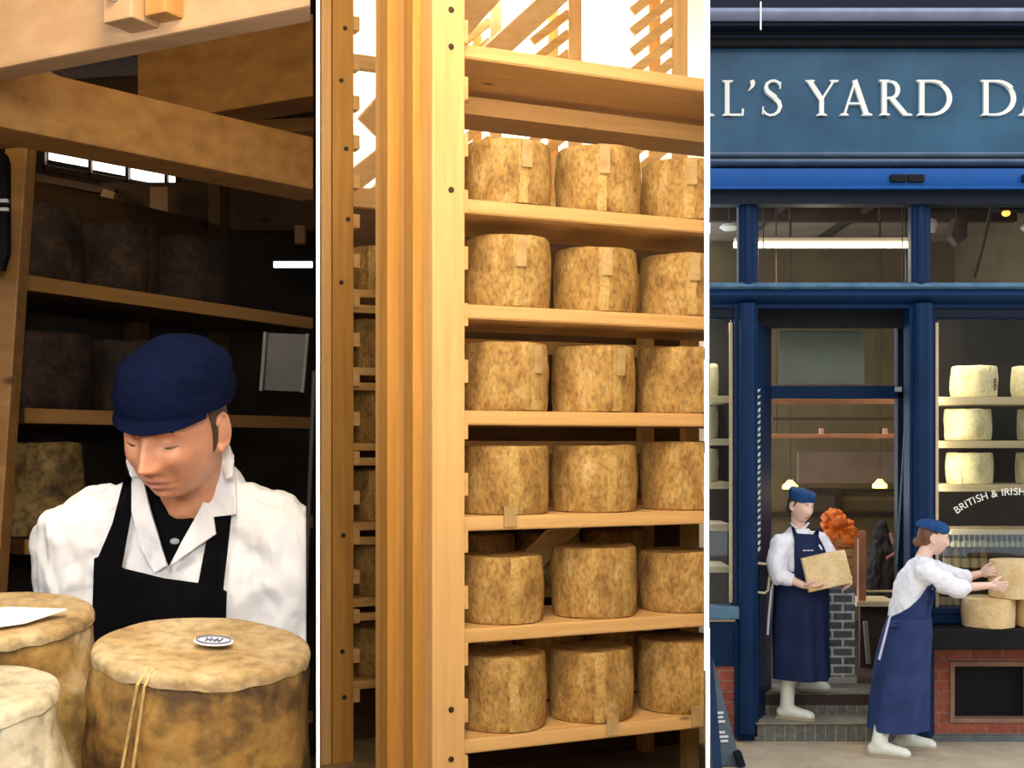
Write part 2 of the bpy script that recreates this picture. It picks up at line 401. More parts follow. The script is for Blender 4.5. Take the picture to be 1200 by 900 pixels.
GLASS = glass('window_glass')
TUBE = emit('fluorescent_tube', (1, .86, .62), 9)
LAMP = emit('lamp_shade_glow', (1, .82, .22), 2.2)
SKYP = emit('daylit_skylight', (1, .97, .88), 3.2)
ORANGE = mk('orange_flowers', (.80, .20, .008), (.66, .12, .005), .6, 30)

# ------------------------------------------------------------------ the building: store on the left, street on the right
def store_outline(): return [(-3.5, -2.5), (1.0, -2.5), (1.0, 1.75), (KR*1.75, 1.75), (KR*9.1-.01, 9.1), (-3.5, 9.1)]
struct('floor', prism(B(), store_outline(), -.5, 0), CONC)
struct('ceiling', prism(B(), store_outline(), 5.0, 5.1), CEIL)
def partition(name, pa, pb, y0, y1, z0):
    q = [(fx(pa, y0), y0), (fx(pb, y0), y0), (fx(pb-.6, y1), y1), (fx(pa+.6, y1), y1)]
    struct(name, prism(B(), q, z0, 5.0), PWHITE)
partition('wall_center', 370.5, 374.8, 1.75, 9.1, 0)
partition('wall_right', 826.8, 831.0, 1.75, 9.1, -.5)
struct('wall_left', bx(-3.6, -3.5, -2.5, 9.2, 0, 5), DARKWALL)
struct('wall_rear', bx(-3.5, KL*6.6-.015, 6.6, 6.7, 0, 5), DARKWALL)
struct('wall_back', bx(KL*9.1+.01, KR*9.1-.02, 9.1, 9.2, 0, 5), WHITE)
struct('wall_front', bx(-3.6, 1.1, -2.6, -2.5, -.5, 5.1), WHITE)
struct('wall_dock', bx(1.0, 1.1, -2.5, 1.75, -.5, 5.1), WHITE)
STB = brick('street_brick', (.16, .07, .05), (.11, .05, .035), (.16, .14, .12), .225, .075, .008)
ob = struct('wall_street', bx(2, 34, -14, -13.5, -.5, 9.5), STB)
for fl in range(3):
    for k in range(8): obj('street_window', bx(4+k*3.6, 5.5+k*3.6, -13.5, -13.46, .6+fl*3.1, 2.6+fl*3.1, .01), DARKWALL, ob)
struct('pavement', prism(B(), [(KR*1.75+.01, 1.76), (1.12, 1.76), (1.12, -6), (14, -6), (14, 9.16), (KR*9.16+.02, 9.16)], -.6, -.5), PAVE)

# ------------------------------------------------------------------ store: pine racks of cheddars
A = math.atan2(.46, .97); U = Vector((math.cos(A), math.sin(A), 0)); V = Vector((-math.sin(A), math.cos(A), 0))
O_A = Vector((fx(538, 4.7), 4.7, 0))
SHELF_Z = [fz(y, 4.7) for y in (50, 232, 356, 481, 606, 738, 868)]
def loc_a(x, y, z=0): return O_A + U*x + V*y + Vector((0, 0, z))
def s_at(px, d):
    """distance along the rack at which the photo column px meets the line d behind the shelf fronts"""
    k = (px-600)/F; b = O_A + V*d
    return (k*b.y - b.x)/(U.x - k*U.y)
rack = thing('cheese_rack', 'tall bright pine rack of seven shelves filled with cloth-bound cheddars', 'rack', O_A, A)
def lb(name, x0, x1, y0, y1, z0, z1, m, parent, bev=.004):
    return obj(name, bx(x0, x1, y0, y1, z0, z1, bev), m, parent, world=False)
def wall_end(d):   # where the right partition stops a shelf, at depth d
    b = O_A + V*d; return ((KR*b.y-.012) - b.x)/(U.x - KR*U.y)
PW = .128
for k, (x0, x1, y0, y1, m) in enumerate([(-PW, 0, -.055, .045, 'z'), (-PW-.035, -.035, .047, .145, 'z'), (-PW-.02, -.035, .147, .235, 'z'), (-PW-.065, -.05, .237, .33, 'z'), (-PW-.05, -.04, .335, .42, 'z')]):
    lb('post', x0, x1, y0, y1, 0, 4.95, [PINEB, PINEG, PINEB, PINEG, PINEB][k][m], rack, .006)
for i, z in enumerate(SHELF_Z):
    bm = prism(B(), [(.0, 0), (wall_end(0), 0), (wall_end(.5), .5), (.0, .5)], z-.052, z)
    bmesh.ops.bevel(bm, geom=[e for e in bm.edges if abs(e.verts[0].co.y) < .01 and abs(e.verts[1].co.y) < .01], offset=.005, segments=2, affect='EDGES')
    obj('shelf', bm, PINEB['x'], rack, world=False)
bm = prism(B(), [(.0, .38), (wall_end(.38), .38), (wall_end(.62), .62), (.0, .62)], SHELF_Z[0]-.15, SHELF_Z[0]-.08)
obj('cross_beam', bm, PINEB['x'], rack, world=False)
z = .38
while z < 3.6:
    lb('batten', -.001, .024, -.03, .055, z, z+.085, PINEB['x'], rack, .003); z += .207
for y in (14, 57, 224, 830, 888):
    zz = fz(y, 4.65); bm = lathe(B(), [(.0, -.003), (.011, -.003), (.011, .002), (.007, .004), (0, .004)], 14, (-.055, -.056, zz), Matrix.Rotation(R(90), 4, 'X'))
    obj('bolt', bm, HOLE, rack, world=False)

def wheel_profile(r, h, bulge=.006, rim=.008):
    return [(0, 0), (r*.55, .001), (r-rim-.004, 0), (r-.002, rim*.8), (r+bulge*.35, h*.18), (r+bulge*.8, h*.4), (r+bulge, h*.55), (r+bulge*.5, h*.78), (r-.001, h-rim), (r-rim*.7, h-.002), (r-rim*1.8, h), (r*.5, h-.003), (0, h-.003)]
def fine_wheel(r, h, seed, amp=.006, seg=56, rows=22, **kw):
    pf = wheel_profile(r, h, **kw); out = []
    for (a, b), (c, d) in zip(pf, pf[1:]):
        L = math.hypot(c-a, d-b); n = max(1, int(L/(.30*r/2.2)))
        for i in range(n): out.append((a+(c-a)*i/n, b+(d-b)*i/n))
    out.append(pf[-1])
    bm = lathe(B(), out, seg); fin(bm); wobble(bm, amp, 9, seed, lambda c: c.z > .004)
    return bm
def seam_bm(r, h, ang, w, bulge=.012, amp=.004, seed=0):
    """the vertical overlap of the cheesecloth bandage"""
    bm = B(); rows = 12; cols = 4; g = []
    for i in range(rows+1):
        t = i/rows; rr = r+.0065 + .5*bulge*math.sin(min(1, t*1.05)*math.pi)*.95
        a0 = ang + .05*noise.noise(Vector((seed, t*4, 0)))
        g.append([bm.verts.new((rr*math.cos(a0+w*(j/cols-.5)), rr*math.sin(a0+w*(j/cols-.5)), .006+(h-.010)*t)) for j in range(cols+1)])
    for i in range(rows):
        for j in range(cols): bm.faces.new((g[i][j], g[i][j+1], g[i+1][j+1], g[i+1][j]))
    fin(bm); bmesh.ops.solidify(bm, geom=bm.faces[:], thickness=.005); return bm
def tag_bm(r, h, ang, w, z0, z1, bulge=.012):
    bm = B(); g = []
    for t in (0, .5, 1):
        zz = z0+(z1-z0)*t; rr = r+bulge*.9+.012
        g.append([bm.verts.new((rr*math.cos(ang+w*(j/3-.5)), rr*math.sin(ang+w*(j/3-.5)), zz)) for j in range(4)])
    for i in range(2):
        for j in range(3): bm.faces.new((g[i][j], g[i][j+1], g[i+1][j+1], g[i+1][j]))
    fin(bm); bmesh.ops.solidify(bm, geom=bm.faces[:], thickness=.004); return bm

ORD = ['top', 'second', 'third', 'fourth', 'fifth', 'lowest']
POSN = ['leftmost', 'middle', 'rightmost']
rows = [  # per cheese: left px, right px, top y, base y, seam place (-1..1 of width), tag ('p' paper high, 'l' paper hanging over shelf edge)
 [(543, 646, 160, 237, .35, 'p'), (651, 750, 165, 245, .1, 'p'), (751, 853, 178, 250, .1, 'p')],
 [(543, 645, 272, 357, .25, 'p'), (649, 747, 286, 362, .2, 'p'), (750, 851, 293, 367, .2, 'p')],
 [(540, 643, 400, 481, .65, 'p'), (647, 744, 405, 483, .55, 'p'), (747, 850, 408, 486, .55, 'p')],
 [(541, 643, 524, 605, .2, 'l'), (647, 746, 524, 603, .4, ''), (751, 852, 522, 602, .5, '')],
 [(539, 637, 658, 737, .3, ''), (646, 746, 651, 733, .75, ''), (748, 850, 657, 727, .55, '')],
 [(539, 640, 775, 863, .25, ''), (644, 742, 770, 853, .2, 'l'), (747, 850, 763, 846, .5, 'l')]]
CH_Y = .175
for i, row in enumerate(rows):
    zsh = SHELF_Z[i+1]
    for j, (l, r_, yt, yb, sp, tg) in enumerate(row):
        c = (l+r_)/2; s = s_at(c, CH_Y); base = loc_a(s, CH_Y, zsh)
        r = (r_-l)/2*base.y/F - .006; h = (yb-yt)*(base.y-.10)/F
        face = math.atan2(-base.y, -base.x)             # direction towards the aisle
        lab = f'mottled tan cheddar, {POSN[j]} on the {["second", "third", "fourth", "fifth", "sixth", "lowest"][i]} shelf of the tall pine rack'
        t = thing('cheddar_wheel', lab, 'cheese', base, 0, 'cheddars on the tall pine rack')
        sd = i*3+j
        bm = fine_wheel(r+.003, h, sd, .005)
        sa = face + math.asin(max(-.95, min(.95, sp)))
        bs = seam_bm(r, h, sa, .22, seed=sd)
        parts = [('rind', bm, CLOTH_C), ('cloth_seam', bs, SEAM)]
        if tg == 'p': parts.append(('paper_tag', tag_bm(r, h, sa+.05, .22, h*.55, h*.96), TAGP))
        if tg == 'l': parts.append(('paper_tag', bx(-.028, .028, -.004, 0, -.04, .04).__class__ and None, TAGP))
        for nm, b, m in parts:
            if b is None: continue
            if j == 2:
                b.transform(Matrix.Translation(base)); clip_right_bay(b)
                if not b.verts: b.free(); continue
                obj(nm, b, m, t, smooth=50)
            else: obj(nm, b, m, t, world=False, smooth=50)
        if tg == 'l':
            # tag on a string at the foot of the cheese, hanging over the shelf front
            tp = {(3, 0): 598, (5, 1): 718, (5, 2): 817}[(i, j)]
            q = loc_a(s_at(tp, -.012), -.012, zsh); bm = B()
            rot = Matrix.Translation(q) @ Matrix.Rotation(A, 4, 'Z')
            box(bm, (0, 0, .005), (.05, .004, .085), rot, .001) if False else None
            b2 = box(B(), (0, 0, -.002), (.052, .005, .075)); box(b2, (.0, .09, .036), (.03, .19, .003))
            b2.transform(rot)
            obj('hanging_tag', b2, TAGP, t)

# the rack standing behind it, and its cheeses glimpsed through the gaps
O_C = loc_a(.36, .98); rack2 = thing('cheese_rack', 'pine rack glimpsed in shade through the gaps of the tall pine rack', 'rack', O_C, A)
LC = wall_end(.98)-.36-.02
for x in (0, LC-.08):
    for y in (0, .42): lb('post', x, x+.07, y, y+.07, 0, 2.5, PINE['z'], rack2)
zc_ = []
for y in (520, 628, 752):
    zz = fz(y, 5.75) - .26; zc_.append(zz)
    lb('shelf', .07, LC-.08, .0, .49, zz-.04, zz, PINE['x'], rack2)
lb('rail', 0, LC, -.035, 0, 1.56, 1.62, PINE['x'], rack2)
lb('rail', 0, LC, -.035, 0, 2.02, 2.08, PINE['x'], rack2)
obj('brace', beam(B(), (.22, -.05, .92), (.62, -.05, 1.26), .03, .11), PINE['x'], rack2, world=False)
lb('back_board', -.12, LC+.30, .50, .52, 0, 2.74, DWOOD['x'], rack2)  # dark sheet put in for the shade between the shelves
protoC = None
for i, zz in enumerate(zc_):
    for j, xx in enumerate((.26, .62, .98)):
        lab = f'shaded cheddar on the {["upper", "middle", "lower"][i]} shelf of the rear rack, {["leftmost", "middle", "rightmost"][j]} of three'
        q = O_C + U*xx + V*.24 + Vector((0, 0, zz))
        if protoC is None:
            t = protoC = thing('cheddar_wheel', lab, 'cheese', q, 0, 'cheddars on the rear rack')
            obj('rind', fine_wheel(.16, .25, 31, .007, 40), CLOTH_C, t, world=False, smooth=50)
            obj('cloth_seam', seam_bm(.16, .25, -1.9, .2, seed=4), SEAM, t, world=False)
        else:
            t = copy_tree(protoC); t.location = q; t.rotation_euler = (0, 0, .9*(i*2+j)); t['label'] = lab

# rack across the aisle, seen between the uprights
O_B = Vector((fx(375.8, 6.4)+.004, 6.4, 0)); rackB = thing('cheese_rack', 'pine rack across the aisle, seen in a strip beside the white partition', 'rack', O_B, A)
lb('post', .0, .052, .0, .1, 0, 4.95, PINEB['z'], rackB); lb('post', .055, .165, -.01, .09, 0, 4.95, PINEG['z'], rackB)
for k, y in enumerate((338, 430, 519, 613, 703, 800)):
    z0 = fz(y, 6.45); lb('shelf', .167, .66, .0, .45, z0-.04, z0, PINE['x'], rackB)
    if k < 5: lb('runner', .167, .66, .02, .06, z0-.115, z0-.075, PINE['x'], rackB)
    r = .165; h = (.245, .26, .28, .265, .27, .25)[k] if k else .24
    q = O_B + U*.385 + V*.20 + Vector((0, 0, z0))
    lab = f'tan cheddar on the {["highest", "second", "third", "fourth", "fifth", "lowest"][k]} shelf of the narrow rack across the aisle'
    t = thing('cheddar_wheel', lab, 'cheese', q, 0, 'cheddars across the aisle')
    obj('rind', fine_wheel(r, h, 50+k, .008, 44), CLOTH_C, t, world=False, smooth=50)
    obj('cloth_seam', seam_bm(r, h, -1.75+.25*(k % 3), .2, seed=k), SEAM, t, world=False)
lb('back_board', .167, .70, .47, .49, 0, 2.95, DWOOD['x'], rackB)  # dark board standing in for shade in the gaps of this rack
lb('cross_beam', .167, .7, .1, .16, fz(80, 6.6), fz(64, 6.6), PINEB['x'], rackB)
lb('cross_beam', .167, .7, .1, .16, fz(243, 6.6), fz(220, 6.6), PINEB['x'], rackB)
z = .3
while z < 4.6: lb('batten', .166, .20, -.005, .07, z, z+.07, PINEB['x'], rackB, .003); z += .2
for y, x in ((92, .1), (30, .12), (172, .125), (255, .135), (330, .1), (628, .11), (765, .105), (819, .115)):
    bm = lathe(B(), [(0, -.003), (.012, -.003), (.012, .002), (0, .003)], 12, (x, -.011, fz(y, 6.4)), Matrix.Rotation(R(90), 4, 'X')); obj('knot', bm, HOLE, rackB, world=False)

# tall uprights with slanting battens against the white rear wall
def slatted(px0, px1, Y, lab, x_side=1):
    w = (px1-px0)*Y/F; c = Vector((fx(px0, Y), Y, 0)); t = thing('slatted_upright', lab, 'rack upright', c, 0, 'slatted uprights along the rear wall')
    obj('upright', bx(w*.72, w, .0, .07, 0, 4.95, .004), PINEB['z'], t, world=False)
    obj('upright', bx(w*.30, w*.52, .10, .17, 0, 4.95, .004), PINE['z'], t, world=False)
    z = 2.4
    while z < 4.85:
        obj('slat', beam(B(), (-w*.05, .03, z), (w*.74, .03, z+w*.62), .035, .055), PINE['x'], t, world=False); z += .128
    return t
slatted(626, 682, 8.2, 'slatted pine upright above the gap between first and second cheddars of the top row')
slatted(744, 806, 8.0, 'slatted pine upright at the upper right against the white rear wall')
slatted(538, 588, 8.3, 'slatted pine upright above the top row\'s leftmost cheddar')
for i, (x0, y0, x1, y1, Y, w, lab) in enumerate([
  (430, 150, 600, -40, 7.3, .15, 'upper diagonal pine brace rising to the right behind the tall rack'),
  (470, 160, 690, -40, 7.6, .13, 'lower diagonal pine brace rising to the right behind the tall rack'),
  (396, 226, 470, 168, 7.4, .12, 'short diagonal brace over the narrow aisle, steeper and higher of two'),
  (396, 262, 470, 205, 7.7, .10, 'short diagonal brace over the narrow aisle, lower of two')]):
    tag(obj('diagonal_brace', beam(B(), P(x0, y0, Y), P(x1, y1, Y), .06, w, (0, -.3, 1)), PINEB['x']), lab, 'brace', 'diagonal braces in the store')
t = thing('crate', 'pale plastic crate on the floor at the end of the narrow aisle', 'crate', (fx(432, 7.6), 7.6, 0))
bm = bx(-.085, .085, -.08, .14, 0, .26, .01); obj('body', bm, WHITE, t, world=False)
obj('rim', bx(-.095, .095, -.09, .15, .235, .262, .005), PWHITE, t, world=False)

# ------------------------------------------------------------------ store, left bay: beams and dark racks
def timber(name, lab, a, b, w, h, m, clipit=True, cat='beam'):
    bm = beam(B(), a, b, w, h, bev=.006)
    if clipit: clip(bm, (KL*3-.012, 3, 0), (1, -KL, 0))
    return tag(obj(name, bm, m), lab, cat)
# front beam: lower edge from (0,80) to (370,0)
zb = fz(80, 2.62); 
a = P(-60, 0, 2.70); b = P(440, 0, 2.19); a.z = b.z = zb + .16 - .012
timber('ceiling_beam', 'pale planed beam nearest the camera across the top left corner', a-(b-a)*.5, b, .07, .32, TIMBP['x'])
t = thing('beam_bracket', 'pale square block bolted to the front of the nearest beam', 'bracket', P(160, 10, 2.36))
d = (b-a).normalized(); n = Vector((d.y, -d.x, 0)); n = n if n.y < 0 else -n
q = a + d*((fx(178, 2.38)-a.x)/d.x) + n*(.035+.035); q.z = fz(30, q.y)+.13
obj('block', beam(B(), q-d*.036, q+d*.036, .07, .26, bev=.004), TIMBP['z'], t)
q2 = q + d*.068 - n*.015; q2.z += .008
obj('side_block', beam(B(), q2-d*.026, q2+d*.026, .05, .26, bev=.004), TIMB['z'], t)
bm = lathe(B(), [(0, 0), (.012, 0), (.012, .006), (.006, .012), (0, .012)], 16); bm.transform(Matrix.Translation(q + n*.034 - Vector((.008, 0, .085))) @ Matrix.Rotation(R(90), 4, 'X'))
obj('bolt', bm, mk('galvanised_steel', (.6, .6, .62), None, .35, metal=.8), t)
a = Vector((fx(-60, 2.92), 2.92, 2.405)); b = Vector((fx(376, 3.78), 3.78, 2.405)); timber('ceiling_beam', 'long dull beam running back to the right under the other beams', a-(b-a)*.4, b, .16, .150, TIMB['x'])
a = Vector((fx(180, 4.05), 4.05, 2.715)); b = Vector((fx(420, 3.66), 3.66, 2.715)); timber('ceiling_beam', 'broad brown beam crossing behind the nearest beam, lit at its left end', a, b, .14, .235, TIMB['x'])
a = Vector((fx(8, 3.15), 3.15, 2.53)); b = Vector((fx(184, 3.93), 3.93, 2.53)); timber('joist', 'thin lit joist running back from the front left beam', a, b, .05, .07, TIMBP['x'])
a = P(-40, 166, 3.38); b = P(66, 160, 3.30); a.z = b.z = fz(158, 3.34); timber('ceiling_beam', 'short bright orange beam end at the left edge over the dark post', a, b, .05, .06, TIMB['x'])
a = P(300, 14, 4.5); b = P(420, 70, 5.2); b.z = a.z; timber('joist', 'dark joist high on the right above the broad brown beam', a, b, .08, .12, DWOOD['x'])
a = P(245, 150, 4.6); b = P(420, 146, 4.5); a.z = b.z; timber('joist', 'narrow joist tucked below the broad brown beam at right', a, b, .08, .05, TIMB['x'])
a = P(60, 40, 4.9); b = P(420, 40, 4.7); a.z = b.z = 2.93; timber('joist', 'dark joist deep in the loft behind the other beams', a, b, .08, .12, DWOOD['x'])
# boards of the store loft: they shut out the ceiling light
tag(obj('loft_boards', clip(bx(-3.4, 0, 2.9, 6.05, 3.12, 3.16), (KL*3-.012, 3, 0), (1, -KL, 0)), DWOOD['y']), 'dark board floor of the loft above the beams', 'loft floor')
# skylight row
lp = [(55, 105, 175, 195), (106, 148, 180, 205), (151, 193, 189, 216), (196, 206, 198, 221)]
fr = B()
for x, y0, y1 in ((52, 168, 200), (106, 170, 208), (149.5, 178, 215), (195, 186, 222), (209, 190, 226)): beam(fr, P(x, y0, 6.17), P(x, y1, 6.17), .03, .015, (1, 0, 0), .001)
beam(fr, P(48, 170, 6.17), P(215, 196, 6.17), .03, .03); beam(fr, P(48, 196, 6.17), P(215, 226, 6.17), .03, .03)
t = struct('window_7', fr, DWOOD['x'])
for x0, x1, y0, y1 in lp:
    dy = (x1-x0)*.17
    q = [P(x0+2, y0+1, 6.2), P(x1-2, y0+1+dy*.75, 6.2), P(x1-2, y1, 6.2), P(x0+2, y1-dy, 6.2)]
    obj('pane', plate(B(), q, .02), SKYP, t)
# upper loft frame lit from the front by an added lamp
for i, (x0, y0, x1, y1, w, lab) in enumerate([(62, 262, 74, 226, .055, 'first lit stud from the left under the skylight'), (117, 264, 130, 224, .06, 'second lit stud from the left under the skylight'), (188, 262, 188, 220, .08, 'third and widest lit stud under the skylight')]):
    tag(obj('loft_stud', beam(B(), P(x0, y0, 5.7), P(x1, y1, 5.7), .05, w, (1, 0, 0)), TIMBP['x']), lab, 'stud', 'studs under the skylight')
for (x0, y0, x1, y1, lab) in [(34, 207, 136, 226, 'upper thin rail under the skylight'), (34, 222, 76, 228, 'short pale rail at the left under the skylight'), (34, 253, 120, 266, 'lower thin rail under the skylight')]:
    tag(obj('loft_rail', beam(B(), P(x0, y0, 5.75), P(x1, y1, 5.75), .05, .035), DWOOD['x']), lab, 'rail', 'rails under the skylight')
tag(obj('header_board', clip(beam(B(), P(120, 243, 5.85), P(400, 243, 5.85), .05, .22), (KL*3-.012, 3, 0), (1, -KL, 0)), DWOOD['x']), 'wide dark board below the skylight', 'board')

# dark rack
DA = math.atan2(5.55-4.15, fx(372, 5.55)-.03-fx(28, 4.15)); O_D = Vector((fx(28, 4.15), 4.15, 0))
DU = Vector((math.cos(DA), math.sin(DA), 0)); DV = Vector((-math.sin(DA), math.cos(DA), 0)); LD = ((fx(372, 5.55)-.03-O_D.x)/DU.x)
rackD = thing('cheese_rack', 'dark timber rack in shadow behind the man in the white coat', 'rack', O_D, DA)
DZ = [fz(y, 4.15) for y in (322, 478, 632)] + [.45]
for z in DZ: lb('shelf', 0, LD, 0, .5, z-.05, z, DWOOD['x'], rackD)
for z in DZ: lb('shelf_edge', 0, LD, -.014, .0, z-.05, z, TIMB['x'], rackD)  # lighter strip paints the highlight along the shelf fronts
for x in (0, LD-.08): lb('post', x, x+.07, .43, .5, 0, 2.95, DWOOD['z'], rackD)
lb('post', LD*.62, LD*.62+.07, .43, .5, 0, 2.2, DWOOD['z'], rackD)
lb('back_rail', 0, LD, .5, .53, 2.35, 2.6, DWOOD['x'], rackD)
lb('back_board', 0, LD, .53, .55, 0, 2.2, DARKWALL, rackD)  # near-black tone puts the rack's shade into the board colour
protoD = None
spots = [(0, .24, 'dark aged cheese on the top shelf of the dark rack, first from the left'), (0, .62, 'dark aged cheese on the top shelf of the dark rack, second from the left'), (0, .99, 'dark aged cheese on the top shelf of the dark rack, third from the left'),
         (1, .28, 'dark aged cheese on the shelf left of the navy cap, first from the left'), (1, .68, 'dark aged cheese on the shelf beside the navy cap, second from the left')]
for k, (sh, xx, lab) in enumerate(spots):
    q = O_D + DU*xx + DV*.22 + Vector((0, 0, DZ[sh]))
    if protoD is None:
        t = protoD = thing('aged_cheese_wheel', lab, 'cheese', q, 0, 'dark aged cheeses')
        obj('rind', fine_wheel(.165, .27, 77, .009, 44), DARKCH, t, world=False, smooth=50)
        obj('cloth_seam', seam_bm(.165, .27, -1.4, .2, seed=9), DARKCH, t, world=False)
    else:
        t = copy_tree(protoD); t.location = q; t.rotation_euler = (0, 0, k*1.1); t['label'] = lab
q = P(51, 628, 4.33); q.z = DZ[2]
t = thing('aged_cheese_wheel', 'golden aged cheese on the shelf behind the man, left of his shoulder', 'cheese', q, 0)
obj('rind', fine_wheel(.127, .315, 80, .007, 48), OLDGOLD, t, world=False, smooth=50)
obj('cloth_seam', seam_bm(.127, .315, -1.5, .25, seed=6), OLDGOLD, t, world=False)
# leaning post at the left edge
tag(obj('leaning_post', beam(B(), P(-24, 900, 3.95) , P(26, 160, 3.95), .08, .068, (1, 0, 0), .005), TIMB['x']), 'brown timber post at the left edge, leaning slightly', 'post')
t = thing('notice_board', 'black rounded board with two white stripes at the left edge', 'sign', P(-10, 245, 3.75))
bm = B(); x0, x1, y0, y1, Y = -30, 13, 178, 318, 3.75
pts = [P(x0, y0, Y), P(x1-9, y0, Y), P(x1-3, y0+5, Y), P(x1, y0+15, Y), P(x1, y1-20, Y), P(x1-6, y1, Y), P(x0, y1, Y)]
obj('board', plate(bm, pts, -.03), TARBL, t)
for y in (235, 245): obj('stripe', bpx(-30, 9, y-2, y+2, 3.712 if False else Y-.034, .012), PWHITE, t)
# pale panel, bright strip light and stand at the right of the dark bay
t = thing('framed_sheet', 'dull grey framed sheet hanging in the dark at the right of the navy cap', 'framed sheet', P(333, 424, 5.0))
obj('sheet', plate(B(), [P(311, 390, 5.0), P(360, 392, 5.0), P(354, 459, 5.0), P(306, 457, 5.0)], .015), mk('grey_brown_film', (.20, .17, .13), (.12, .10, .07), .4, 3), t)
for a_, b_ in (((311, 389), (306, 458)), ((360.5, 391), (354.5, 460))): obj('frame_edge', beam(B(), P(*a_, 4.98), P(*b_, 4.98), .02, .012, (1, 0, 0), .001), mk('grey_edge_strip', (.42, .40, .36), None, .5), t)
t = thing('strip_light', 'small white strip light glowing at the right edge of the dark bay', 'lamp', P(345, 309, 5.3))
bm = B(); tube(bm, [P(321, 310, 5.3), P(366, 310, 5.3)], .014); obj('tube', bm, emit('cool_tube_glow', (1, .97, .93), 1.6), t)
obj('housing', bpx(319, 368, 302, 306, 5.29, .05, .002), TARBL, t)
for (x, y, lab) in [(152, 276, 'left'), (250, 284, 'middle'), (351, 273, 'right')]:
    t = tag(obj('loft_post_end', bpx(x-6, x+6, y-9, y+12 if x != 250 else y+22, 5.75, .05, .003), TIMBP['z']), f'small lit timber end in the dark, {lab} of three above the top shelf', 'timber end', 'small lit timber ends')
tag(obj('metal_pole', tube(B(), [P(357, 720, 4.6), P(368, 435, 4.6)], .008), mk('grey_pole', (.10, .10, .11), None, .4)), 'thin grey pole leaning beside the partition behind the man', 'pole')

# bench with the three big cheeses, all tipped a little towards the front
TILT = R(7)
def bench_cheese(name, lab, pxl, pxr, ytop, Y, h, body, top, seed, roll=0, extra=None):
    c = P((pxl+pxr)/2, ytop, Y); r = (pxr-pxl)/2*Y/F - .007
    M_ = Euler((TILT, roll, 0)).to_matrix()
    base = c - M_ @ Vector((0, 0, h))
    t = thing(name, lab, 'cheese', base); t.rotation_euler = (TILT, roll, 0)
    bm = fine_wheel(r, h, seed, 0, 84, bulge=.004, rim=.010)
    wide = lambda z: 1 + .085*(1-max(0, min(1, z/h)))
    bm.normal_update()
    for v in bm.verts:
        w_ = min(1, max(0, (h-.010-v.co.z)/.05)) if v.co.z > .004 else 0
        v.co += v.normal*noise.fractal(v.co*9 + Vector((seed*3.1, seed*1.7, 0)), .9, 2.2, 3)*.011*w_
        k_ = wide(v.co.z); v.co.x *= k_; v.co.y *= k_
    obj('rind', bm, body, t, world=False, smooth=60)
    pr_ = [(r-.02, h-.016), (r+.0026, h-.0135), (r+.003, h-.009), (r+.0005, h-.001), (r-.008, h+.0035), (r-.03, h+.004)] + [(r*q, h+.004) for q in (.82, .74, .66, .58, .5, .42, .34, .26, .18, .1)] + [(0, h+.004)]
    bm = lathe(B(), pr_, 96)
    for v in bm.verts:
        a_ = math.atan2(v.co.y, v.co.x); k_ = math.hypot(v.co.x, v.co.y)
        if v.co.z < h-.011: v.co.z += .006*noise.noise(Vector((math.cos(a_)*5, math.sin(a_)*5, seed)))-.004
        elif k_ < r-.005: v.co.z += .0028*noise.noise(v.co*16 + Vector((seed, 0, 0))) - .003*(k_ < r*.85)
    obj('top_cloth', bm, top, t, world=False, smooth=60)
    return t, r, h, M_, base
CA = bench_cheese('bench_cheese', 'large mottled cheese with an oval paper label on top, in front of the man', 110, 366, 757, 1.98, .33, STONE1, STONE2, 101, R(4))
t, r, h, M_, base = CA
wide_ = lambda z: 1 + .085*(1-max(0, min(1, z/h)))
bm = lathe(B(), [(0, 0), (.030, 0), (.030, .0015), (0, .0015)], 40); bmesh.ops.scale(bm, vec=(1, .8, 1), verts=bm.verts); bm.transform(Matrix.Translation((.017, -.005, h+.0095)))
lb_ = obj('paper_label', bm, PAPER, t, world=False)
bm = B()
for a0, a1 in ((0, 2*math.pi),):
    pts = [(.017+.026*math.cos(q), -.005+.021*math.sin(q), h+.0128) for q in [i*2*math.pi/32 for i in range(33)]]
    tube(bm, pts, .0011, 6)
for x in (-.010, -.003, .003, .010): tube(bm, [(.017+x, -.014, h+.0128), (.017+x+.002*(1 if x > 0 else -1), .004, h+.0128)], .0013, 6)
tube(bm, [(.007, -.005, h+.0128), (.028, -.007, h+.0128)], .0011, 6)
obj('printed_mark', bm, INK, lb_, world=False)
bm = B()
for k, (a0, da) in enumerate(((-1.86, .16), (-1.80, .10))):
    pts = []
    for i in range(16):
        tt = i/15; zz = h+.006 - tt*h*.92; rr = (r*wide_(zz)+.0105) if i > 0 else r-.010
        pts.append((rr*math.cos(a0-da*tt*1.5), rr*math.sin(a0-da*tt*1.5), zz))
    tube(bm, pts, .0024, 8)
obj('string', bm, SEAM, t, world=False)
CB = bench_cheese('bench_cheese', 'mottled cheese with a white paper sheet lying on its top, behind on the left', -132, 108, 722, 2.14, .33, STONE1, STONE2, 117, 0)
CC = bench_cheese('bench_cheese', 'greyish cheese cut by the lower left corner of the view', -176, 67, 815, 1.78, .33, PALER, PALER, 131, R(-2))
t, r, h, M_, base = CB
sh = B(); q = [P(-60, 690, 2.13), P(12, 683, 2.16), P(78, 697, 2.13), P(30, 717, 2.06), P(-10, 728, 2.03), P(-60, 728, 2.03)]
zt = lambda p: (base + M_ @ Vector((0, 0, h+.016))).z + (p.y-CB[4].y)*math.tan(TILT)
for p in q: p.z = zt(p)
q[2].z += .004
tag(obj('paper_sheet', plate(sh, q, .0025), PAPER), 'white sheet of paper lying on the left cheese', 'paper')
